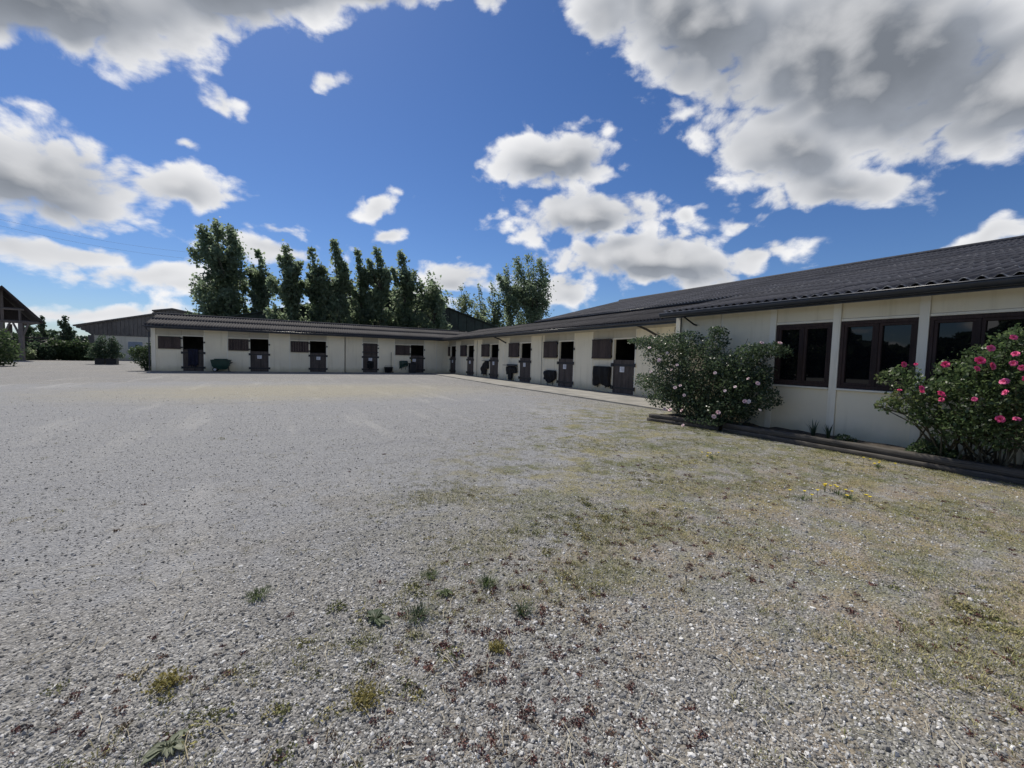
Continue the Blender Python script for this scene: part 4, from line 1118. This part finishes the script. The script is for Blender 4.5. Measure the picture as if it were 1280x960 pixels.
def low_building(name, label, x0, x1, yt, yb, Y, mat, roofm, over=.3):
    p, q = onY(x0, yt, Y), onY(x1, yb, Y); t = thing(name, label, 'shelter', (p.x, Y, 0))
    b = MB(); b.box(p.x, q.x, Y, Y+.15, 0, p.z-.35); b.box(p.x, p.x+.15, Y+.15, Y+3, 0, p.z-.35); b.box(q.x-.15, q.x, Y+.15, Y+3, 0, p.z-.35); part('wall', b, M[mat], t)
    b = MB(); b.prism([(Y-over, p.z-.18), (Y+3.2, p.z-.1), (Y+3.2, p.z+.02), (Y-over, p.z-.04)], p.x-over, q.x+over, 'a'); part('roof', b, M[roofm], t)
    b = MB(); b.box(p.x+.4, p.x+(q.x-p.x)*.55, Y-.04, Y-.003, 0, (p.z-.4)*.86); part('door', b, M[roofm], t)
low_building('field_shelter', 'low dark shelter seen under the open shed roof', 22, 45, 420.5, 440, 68, 'shed_dark', 'shed_dark')
low_building('garden_shed', 'small pale shed showing above the dark hedge', 46, 63, 425, 440, 76, 'barn_wall', 'grey_board')

# hedge and shrubs
rg0 = np.random.default_rng(5)
def hedge(label, X0, X1, Y, ht, n, seed, mat='hedge'):
    rg = np.random.default_rng(seed); cl = []
    for x in np.arange(X0, X1, .75): cl.append(((x, Y+rg.normal()*.15, ht*.48), (.75, .9, ht*.5*(1+rg.normal()*.07))))
    return shrub('hedge', label, 'hedge', cl, n, .26, mat, ((X0+X1)/2, Y, 0), seed, 'bark', 14)
hX = lambda x, Y: onY(x, 440, Y).x
hedge('dense dark clipped hedge in front of the barn post', hX(66, 67), hX(113, 67), 67, 2.2, 8000, 11)
hedge('looser green hedge running left towards the shed', hX(32, 66), hX(64, 66), 66, 1.85, 5400, 12, 'conifer')
hedge('pale low scrub between the shed and the dark bush', hX(16, 64), hX(34, 64), 64, 1.3, 2400, 13, 'poplar_pale')
bx = onZ(6, 457.5); bx.x -= .75
bushes = []
shrub('round_bush', 'large dark rounded bush at the left edge of the yard', 'bush', [((bx.x-.6, bx.y, 1.5), (1.7, 1.5, 1.5)), ((bx.x+.2, bx.y-.2, .9), (1.3, 1.2, .95)), ((bx.x-1.4, bx.y, 2.3), (1.2, 1.2, 1.5)), ((bx.x-2.6, bx.y, 1.7), (1.6, 1.4, 1.7)), ((bx.x-.6, bx.y, 2.6), (.9, .9, .9))],
      11000, .20, 'hedge', (bx.x-.8, bx.y, 0), 21, 'bark', 12)
# planters with evergreens
def planter(x0, x1, yb, label_p, label_s, hpx, seed, Yp=51.8):
    a = onY(x0, yb, Yp); c = onY(x1, yb, Yp); w_ = c.x-a.x; cx = (a.x+c.x)/2
    t = thing('planter', label_p, 'planter', (cx, Yp, 0), 'black planters by the barn'); b = MB()
    b.prism([(cx-w_*.44, Yp-.35), (cx+w_*.44, Yp-.35), (cx+w_*.44, Yp+.35), (cx-w_*.44, Yp+.35)], 0, .48, 'z'); part('box', b, M['black_plastic'], t)
    b = MB(); b.box(cx-w_*.48, cx+w_*.48, Yp-.39, Yp+.39, .482, .54, .01); part('rim', b, M['black_plastic'], t)
    b = MB(); b.box(cx-w_*.42, cx+w_*.42, Yp-.33, Yp+.33, .541, .55); part('soil', b, M['soil'], t)
    top = onY((x0+x1)/2, hpx, Yp).z; cl = []
    rg = np.random.default_rng(seed)
    for k in range(9):
        f = k/8; cl.append(((cx+rg.normal()*.2, Yp+rg.normal()*.15, .7+(top-1.0)*f), (.75*(1-f*.62), .6*(1-f*.6), .38)))
    shrub('evergreen_shrub', label_s, 'shrub', cl, 2600, .13, 'conifer', (cx, Yp, .55), seed, 'bark', 9, updir=(0, 0, .7), group='evergreens in planters')
planter(119.5, 133, 455.5, 'black planter box holding the left evergreen before the barn', 'left loose evergreen in a black planter before the pale barn', 420, 41)
planter(133.5, 148, 455.5, 'black planter box holding the right evergreen before the barn', 'right loose evergreen in a black planter before the pale barn', 421, 42)
cs = onZ(184, 463.5)
shrub('round_bush', 'small loose bush at the left corner of the cream stables', 'bush', [((cs.x, cs.y, .95), (.75, .6, .62)), ((cs.x-.45, cs.y, 1.25), (.5, .5, .4)), ((cs.x+.35, cs.y, 1.5), (.45, .4, .45)), ((cs.x+.15, cs.y, .4), (.5, .45, .35))],
      2600, .13, 'hedge', (cs.x, cs.y, 0), 43, 'bark', 10)
# trees beyond the hedge
def far_tree(x0, x1, yt, Y, n, label, seed, mat='conifer'):
    c = onY((x0+x1)/2, yt, Y); wd = abs((onY(x1, 400, Y)-onY(x0, 400, Y)).x)
    poplar((c.x, Y, 0), c.z, wd, n, label, seed, mat, lean=.4, dens=.6, start=.1, group='trees beyond the hedge')
far_tree(69, 94, 396, 92, 3000, 'open crowned tree beyond the hedge left of the barn', 201)
far_tree(46, 60, 395, 95, 1600, 'slim pointed tree standing just right of the open shed', 202)
far_tree(29, 42, 404, 97, 1100, 'small tree seen beneath the shed roof', 203)

# far woods closing the horizon
def far_wood():
    rg = np.random.default_rng(9); Cs = []
    for a in np.arange(-180, 180, .6):
        az = R(a); 
        if 15 < a < 110: continue
        D = 165+rg.normal()*6; h = 4.2+rg.random()*2.2
        if -150 < a < -48: D = 62+rg.normal()*3; h = 5.0+1.6*math.sin(a*.31)+rg.random()*1.2
        m_ = 90 if D > 100 else 160; wdt = D*R(.6)
        o = np.array((math.sin(az), math.cos(az), 0)); s = np.array((math.cos(az), -math.sin(az), 0))
        Q = o*D+s*(rg.random((m_, 1))-.5)*wdt*1.5+o*rg.normal(size=(m_, 1))*1.2
        Q[:, 2] = h*rg.random(m_)**.7; Cs.append(Q)
    C = np.vstack(Cs); V, F = leaf_quads(C, rg.uniform(.9, 1.9, len(C)), rg, aspect=.8)
    return np_mesh('far_woods', V, F)
o = part('far_woods', far_wood(), M['far_wood'], None, kind='stuff'); tag(o, 'far woods along the horizon round the yard', 'woods')

# power lines over the left of the yard
for k, (y0, y1, lab) in enumerate(((268, 318, 'upper of two thin power cables crossing the sky at left'), (276, 326, 'lower of two thin power cables crossing the sky at left'))):
    p = onY(-60, y0-8, 60); q = onY(262, y1, 66); pts = []
    for i in range(13):
        f = i/12; P = p.lerp(q, f); P.z -= 1.0*math.sin(math.pi*f)*.6; pts.append(P)
    b = MB(); b.tube(pts, .008, 5); o = part('power_cable', b, M['cable']); tag(o, lab, 'cable', 'power cables')

# ------------------------------------------------------------------ loose ground cover (stuff)
def scatter(name, label, cat, pts, scl, idx, sources, mat, seed, tilt=.6, flat=None):
    rg = np.random.default_rng(seed); n = len(pts)
    me = bpy.data.meshes.new(name); me.vertices.add(n); me.vertices.foreach_set('co', np.asarray(pts, np.float32).ravel())
    for nm, ty, arr_ in (('scl', 'FLOAT', scl), ('idx', 'INT', idx)):
        at = me.attributes.new(nm, ty, 'POINT'); at.data.foreach_set('value', np.asarray(arr_, np.float32 if ty == 'FLOAT' else np.int32))
    rot = np.stack((rg.normal(0, tilt, n), rg.normal(0, tilt, n), rg.random(n)*6.283), 1).astype(np.float32)
    at = me.attributes.new('rot', 'FLOAT_VECTOR', 'POINT'); at.data.foreach_set('vector', rot.ravel())
    src = bpy.data.collections.new(name+'_kinds')
    for i, sm in enumerate(sources):
        if not sm.materials: sm.materials.append(mat)
        so_ = bpy.data.objects.new('%s_kind_%02d' % (name, i), sm); src.objects.link(so_)
    ng = bpy.data.node_groups.new(name+'_scatter', 'GeometryNodeTree')
    ng.interface.new_socket('Geometry', in_out='INPUT', socket_type='NodeSocketGeometry')
    ng.interface.new_socket('Geometry', in_out='OUTPUT', socket_type='NodeSocketGeometry')
    A_ = ng.nodes.new; L = ng.links.new
    gi = A_('NodeGroupInput'); go = A_('NodeGroupOutput'); ip = A_('GeometryNodeInstanceOnPoints'); ci = A_('GeometryNodeCollectionInfo')
    ci.inputs['Collection'].default_value = src; ci.inputs['Separate Children'].default_value = True; ci.inputs['Reset Children'].default_value = True
    def attr(nm, ty):
        a = A_('GeometryNodeInputNamedAttribute'); a.data_type = ty; a.inputs['Name'].default_value = nm; return a.outputs[0]
    L(gi.outputs[0], ip.inputs['Points']); L(ci.outputs[0], ip.inputs['Instance']); ip.inputs['Pick Instance'].default_value = True
    L(attr('idx', 'INT'), ip.inputs['Instance Index']); L(attr('scl', 'FLOAT'), ip.inputs['Scale'])
    er = A_('FunctionNodeEulerToRotation'); L(attr('rot', 'FLOAT_VECTOR'), er.inputs[0]); L(er.outputs[0], ip.inputs['Rotation'])
    L(ip.outputs[0], go.inputs[0])
    o = bpy.data.objects.new(name, me); col.objects.link(o); md = o.modifiers.new('scatter', 'NODES'); md.node_group = ng
    tag(o, label, cat, None, 'stuff'); return o
def pebble(seed):
    rg = np.random.default_rng(seed); import bmesh
    bm = bmesh.new(); bmesh.ops.create_icosphere(bm, subdivisions=1, radius=.5)
    s = (rg.uniform(.75, 1.25), rg.uniform(.6, 1.0), rg.uniform(.4, .75))
    for v in bm.verts:
        k = 1+rg.normal()*.13; v.co = Vector((v.co.x*s[0]*k, v.co.y*s[1]*k, v.co.z*s[2]*k))
    me = bpy.data.meshes.new('pebble'); bm.to_mesh(me); bm.free(); return me
def polar(n, r0, r1, a0=-30, a1=87, power=1.0):
    """points on the ground, denser towards the camera"""
    u = rng.random(n); r_ = r0*(r1/r0)**(u**power); a = R(1)*(a0+(a1-a0)*rng.random(n))
    return np.stack((r_*np.sin(a), r_*np.cos(a), np.zeros(n)), 1)
def vnoise(P, sc, seed):
    """cheap smooth noise in 0..1"""
    rg = np.random.default_rng(seed); v = np.zeros(len(P))
    for k in range(7):
        f = sc*(.6+1.5*rg.random()); a = rg.random()*6.28; v += np.sin((P[:, 0]*math.cos(a)+P[:, 1]*math.sin(a))*f+rg.random()*6.28)
    return .5+v/7*1.1
def outside_buildings(P):
    ok = ~((P[:, 0] > 8.15) & (P[:, 1] < 7.6)) & ~((P[:, 0] > 10.1) & (P[:, 1] > 7.5)) & ~((P[:, 0] > 7.85) & (P[:, 1] > 5.6) & (P[:, 1] < 7.7))
    return ok
def in_drive(P): return np.hypot((P[:, 0]+3)/11.7, (P[:, 1]-14)/10.5) < 1.12
def mossy(P):
    a = R(-14); x = P[:, 0]-6.5; y = P[:, 1]-5.3
    u = (x*math.cos(a)+y*math.sin(a))/4.7; v = (-x*math.sin(a)+y*math.cos(a))/6.2
    d = np.hypot(u, v)+(vnoise(P, 1.6, 3)-.5)*.9
    dv = np.clip((1.10-np.hypot((P[:, 0]+3)/11.7, (P[:, 1]-14)/10.5)-(vnoise(P, 1.2, 61)-.5)*.2)/.12, 0, 1)
    return np.clip((1.35-d)/.8, 0, 1)*(1-.93*dv)
# gravel stones
def around(n, r1, lo=-32, hi=88, inner=1.15):
    """the ground round the photographer's feet"""
    r_ = r1*np.sqrt(rng.random(n)); a = rng.random(n)*360-180; ok = (a < lo) | (a > hi) | (r_ < inner)
    return np.stack((r_*np.sin(np.radians(a)), r_*np.cos(np.radians(a)), np.zeros(n)), 1)[ok]
P = np.vstack((polar(330000, 1.15, 24.0, -32, 88), around(150000, 4.5))); P = P[outside_buildings(P)]
keep = rng.random(len(P)) > .55*mossy(P)*np.clip(vnoise(P, 4, 8)*1.6-.2, 0, 1); P = P[keep]
sz = np.clip(rng.lognormal(math.log(.0098), .48, len(P)), .005, .036)*np.clip(.8+np.hypot(P[:, 0], P[:, 1])*.02, .8, 1.2)
dr_ = np.clip((1.12-np.hypot((P[:, 0]+3)/11.7, (P[:, 1]-14)/10.5)-(vnoise(P, 1.2, 61)-.5)*.2)/.15, 0, 1)
k_ = rng.random(len(P)) > .25*dr_; P = P[k_]; sz = sz[k_]*(1-.15*dr_[k_])
P[:, 2] = sz*.04; far_ = np.hypot(P[:, 0], P[:, 1]); ok_ = rng.random(len(P)) < np.clip((24-far_)/14, 0, 1); P = P[ok_]; sz = sz[ok_]
scatter('gravel', 'loose pale grey gravel stones covering the yard', 'gravel', P, sz, rng.integers(0, 8, len(P)), [pebble(k) for k in range(8)],
        m_stone('gravel_stone', [(0, (.09, .087, .082)), (.25, (.195, .19, .178)), (.55, (.34, .332, .312)), (.8, (.53, .52, .49)), (.93, (.70, .69, .66)), (1, (.82, .81, .78))]), 1)
# grass tufts
def tuft(seed, n, h, wd, spread):
    rg = np.random.default_rng(seed); V = []; F = []
    for k in range(n):
        a = rg.random()*6.28; L = h*(.5+.7*rg.random()); o = np.array((math.cos(a), math.sin(a), 0)); p = o*spread*rg.random(); ln = rg.uniform(.3, 1.5)
        s = np.array((-o[1], o[0], 0))*wd*.5; m1 = p+o*L*ln*.35+np.array((0, 0, L*.55)); tp = p+o*L*ln*.9+np.array((0, 0, L*(.95-.3*min(1, ln))))
        b0 = len(V); V += [p-s, p+s, m1+s*.8, m1-s*.8, tp+s*.1, tp-s*.1]; F += [(b0, b0+1, b0+2, b0+3), (b0+3, b0+2, b0+4, b0+5)]
    return np_mesh('tuft', V, F)
def m_tuft(name, stops):
    mt = m_stone(name, stops); return mt
P = polar(130000, 1.4, 17.0); P = P[outside_buildings(P)]; mo = mossy(P)
edge_ = np.stack((8.30-rng.random(2600)**2*.5, rng.uniform(.9, 7.4, 2600), np.zeros(2600)), 1); edge_[:, 0] -= np.clip((edge_[:, 1]-5.8)*.22, 0, 1); P = np.vstack((P, edge_)); mo = np.append(mo, np.full(2600, 1.0))
keep = rng.random(len(P)) < (mo*np.clip((vnoise(P, 3.1, 21)-.15)*1.6, 0, 1)*.85+.012*(vnoise(P, 1.7, 22) > .55)); P = P[keep]
sz = rng.uniform(.5, 1.15, len(P))
scatter('dry_grass', 'thin dry grass and moss creeping through the gravel near the building', 'grass', P, sz, rng.integers(0, 5, len(P)), [tuft(k, 10, .022, .003, .035) for k in range(5)],
        m_tuft('dry_grass_blades', [(0, (.17, .185, .06)), (.3, (.27, .265, .09)), (.6, (.38, .345, .15)), (.85, (.48, .42, .22)), (1, (.19, .22, .07))]), 2, tilt=.12)
# dark red stonecrop
def rosette(seed, n, r0):
    rg = np.random.default_rng(seed); C = rg.normal(size=(n, 3))*np.array((r0, r0, r0*.45)); C[:, 2] = np.abs(C[:, 2])+.003
    V, F = leaf_quads(C, rg.uniform(.010, .020, n), rg, updir=(0, 0, .6)); return np_mesh('rosette', V, F)
P = np.vstack((polar(26000, 1.3, 8.0, -25, 86), around(9000, 4.0, -25, 86, 1.3))); P = P[outside_buildings(P)]
keep = (rng.random(len(P)) < np.clip((vnoise(P, 2.2, 33)-.2)*1.2, 0.0, 1)*.13) & (~in_drive(P) | (rng.random(len(P)) < .08)); P = P[keep]
scatter('stonecrop', 'tiny dark red stonecrop dotted over the gravel', 'ground cover', P, rng.uniform(.35, .95, len(P)), rng.integers(0, 4, len(P)), [rosette(k, 34, .018) for k in range(4)],
        m_tuft('stonecrop_leaves', [(0, (.10, .04, .036)), (.5, (.17, .065, .055)), (.8, (.15, .11, .07)), (1, (.21, .085, .07))]), 3, tilt=.1)
P = np.vstack((polar(26000, 1.3, 12.0, -30, 87), around(9000, 4.0, -30, 87, 1.3))); P = P[outside_buildings(P)]
keep = rng.random(len(P)) < np.clip((vnoise(P, 2.6, 44)-.52)*2, 0.0, 1)*(.014+.20*mossy(P)); keep &= ~in_drive(P) | (rng.random(len(P)) < .1); P = P[keep]
scatter('moss', 'small olive moss cushions among the stones', 'moss', P, rng.uniform(.35, 1.15, len(P)), rng.integers(0, 4, len(P)), [rosette(50+k, 60, .028) for k in range(4)],
        m_tuft('moss_leaves', [(0, (.15, .165, .05)), (.4, (.24, .235, .08)), (.75, (.33, .295, .11)), (1, (.40, .33, .16))]), 4, tilt=.1)
# straws
P = polar(900, 1.4, 7.0, -28, 86); P = P[outside_buildings(P)]; P[:, 2] = .014
b = MB(); b.tube([(-.06, 0, 0), (0, .006, .004), (.06, -.004, 0)], .0016, 4); sm = b.mesh('straw')
scatter('straw', 'scattered bits of pale straw lying on the gravel', 'straw', P, rng.uniform(.4, 1.2, len(P)), np.zeros(len(P)), [sm], m_tuft('straw_stalks', [(0, (.42, .36, .24)), (1, (.55, .50, .38))]), 5, tilt=.1)

# weeds one can point to
def weed(kind, x, y, label, s, seed, mat, n=60, h=.05):
    P = onZ(x, y); rg = np.random.default_rng(seed)
    if kind == 'grass':
        me = tuft(seed, n, h, .004, s*.5)
    elif kind == 'cushion':
        me = rosette(seed, n*5, s*.30)
    else:
        V = []; F = []
        for k in range(13):
            a = k*2.4; L = s*(.35+.6*rg.random()); o = np.array((math.cos(a), math.sin(a), 0)); sd_ = np.array((-o[1], o[0], 0)); b0 = len(V)
            for (l, w_, z) in ((.1, .03, .010), (.4, .17, .022), (.75, .21, .018), (1.0, .02, .010)):
                V += [o*L*l-sd_*L*w_+np.array((0, 0, z)), o*L*l+np.array((0, 0, z-.006)), o*L*l+sd_*L*w_+np.array((0, 0, z))]
            for j in range(3):
                q = b0+3*j; F += [(q, q+1, q+4, q+3), (q+1, q+2, q+5, q+4)]
        me = np_mesh('leaves', V, F, True)
    me.name = {'grass': 'grass_tuft', 'cushion': 'moss_cushion', 'leafy': 'leafy_weed'}[kind]
    o = part(me.name, me, mat, None, (P.x, P.y, .004)); tag(o, label, {'grass': 'grass tuft', 'cushion': 'moss', 'leafy': 'weed'}[kind]); return o
G1 = m_leaf('weed_green', (.05, .075, .028), (.10, .125, .05), None, .25); G2 = m_leaf('weed_yellow', (.16, .15, .045), (.26, .22, .09), None, .25); G4 = m_leaf('weed_grey', (.12, .14, .085), (.17, .185, .12), None, .15); G3 = m_leaf('weed_dark', (.03, .05, .022), (.06, .085, .035), None, .2)
weed('leafy', 211, 938, 'flat broad leaved weed near the bottom left of the gravel', .085, 301, G4)
weed('grass', 609, 731, 'fresh green grass tuft with a domed top in the middle of the gravel', .11, 302, G1, 150, .05)
weed('grass', 523, 771, 'wide dark green low tuft left of the domed green one', .17, 303, G3, 170, .045)
weed('leafy', 555, 744, 'tiny round leaved weed between the domed tuft and the wide dark tuft', .07, 304, G1)
weed('grass', 537, 721, 'short green tuft up the slope from the round leaved weed', .11, 305, G1, 110, .035)
weed('grass', 322, 747, 'flat green tuft alone on the gravel left of the middle', .13, 306, G1, 150, .04)
weed('cushion', 457, 876, 'bright yellow green moss cushion near the bottom of the gravel', .10, 307, G2, 80)
weed('grass', 652, 766, 'dark green tuft right of the wide dark tuft', .10, 308, G3, 90, .05)
weed('cushion', 622, 812, 'yellowish moss cushion below the domed green tuft', .07, 309, G2, 60)
weed('cushion', 209, 856, 'olive moss cushion above the flat broad leaved weed', .11, 310, G2, 70)
weed('leafy', 470, 776, 'grey green small leaved weed left of the wide dark tuft', .10, 311, G3)
def dandelion(x, y, label, seed, n):
    P = onZ(x, y); rg = np.random.default_rng(seed); t = thing('yellow_flower', label, 'wildflower', (P.x, P.y, 0), 'yellow flowers by the sleepers')
    me = tuft(seed, 40, .06, .006, .07); part('leaves', me, G1, t, (P.x, P.y, .004))
    for k in range(n):
        b = MB(); c = Vector((P.x+rg.normal()*.11, P.y+rg.normal()*.11, .055+rg.random()*.05)); q = 9; b.tube([(c.x, c.y, .0), tuple(c)], .002, 4)
        part('stalk', b, G1, t)
        b = MB(); vs = [tuple(c+Vector((0, 0, .004)))]+[tuple(c+Vector((math.cos(a)*.017, math.sin(a)*.017, .008))) for a in np.arange(q)*6.283/q]+[tuple(c-Vector((0, 0, .006)))]
        b.add(vs, [(0, 1+k_, 1+(k_+1) % q) for k_ in range(q)]+[(q+1, 1+(k_+1) % q, 1+k_) for k_ in range(q)]); part('flower_head', b, M['petal_yellow'], t)
dandelion(1097, 584, 'clump of yellow flowers nearest the sleepers', 401, 7)
dandelion(1047, 618, 'pair of yellow flower clumps out in the gravel below the windows', 402, 7)
dandelion(890, 574, 'yellow flowers on the gravel below the pale roses', 403, 5)
dandelion(1003, 625, 'small yellow flowers farthest out from the sleepers', 404, 4)
dandelion(1062, 624, 'yellow flowers just right of the paired clump', 405, 5)
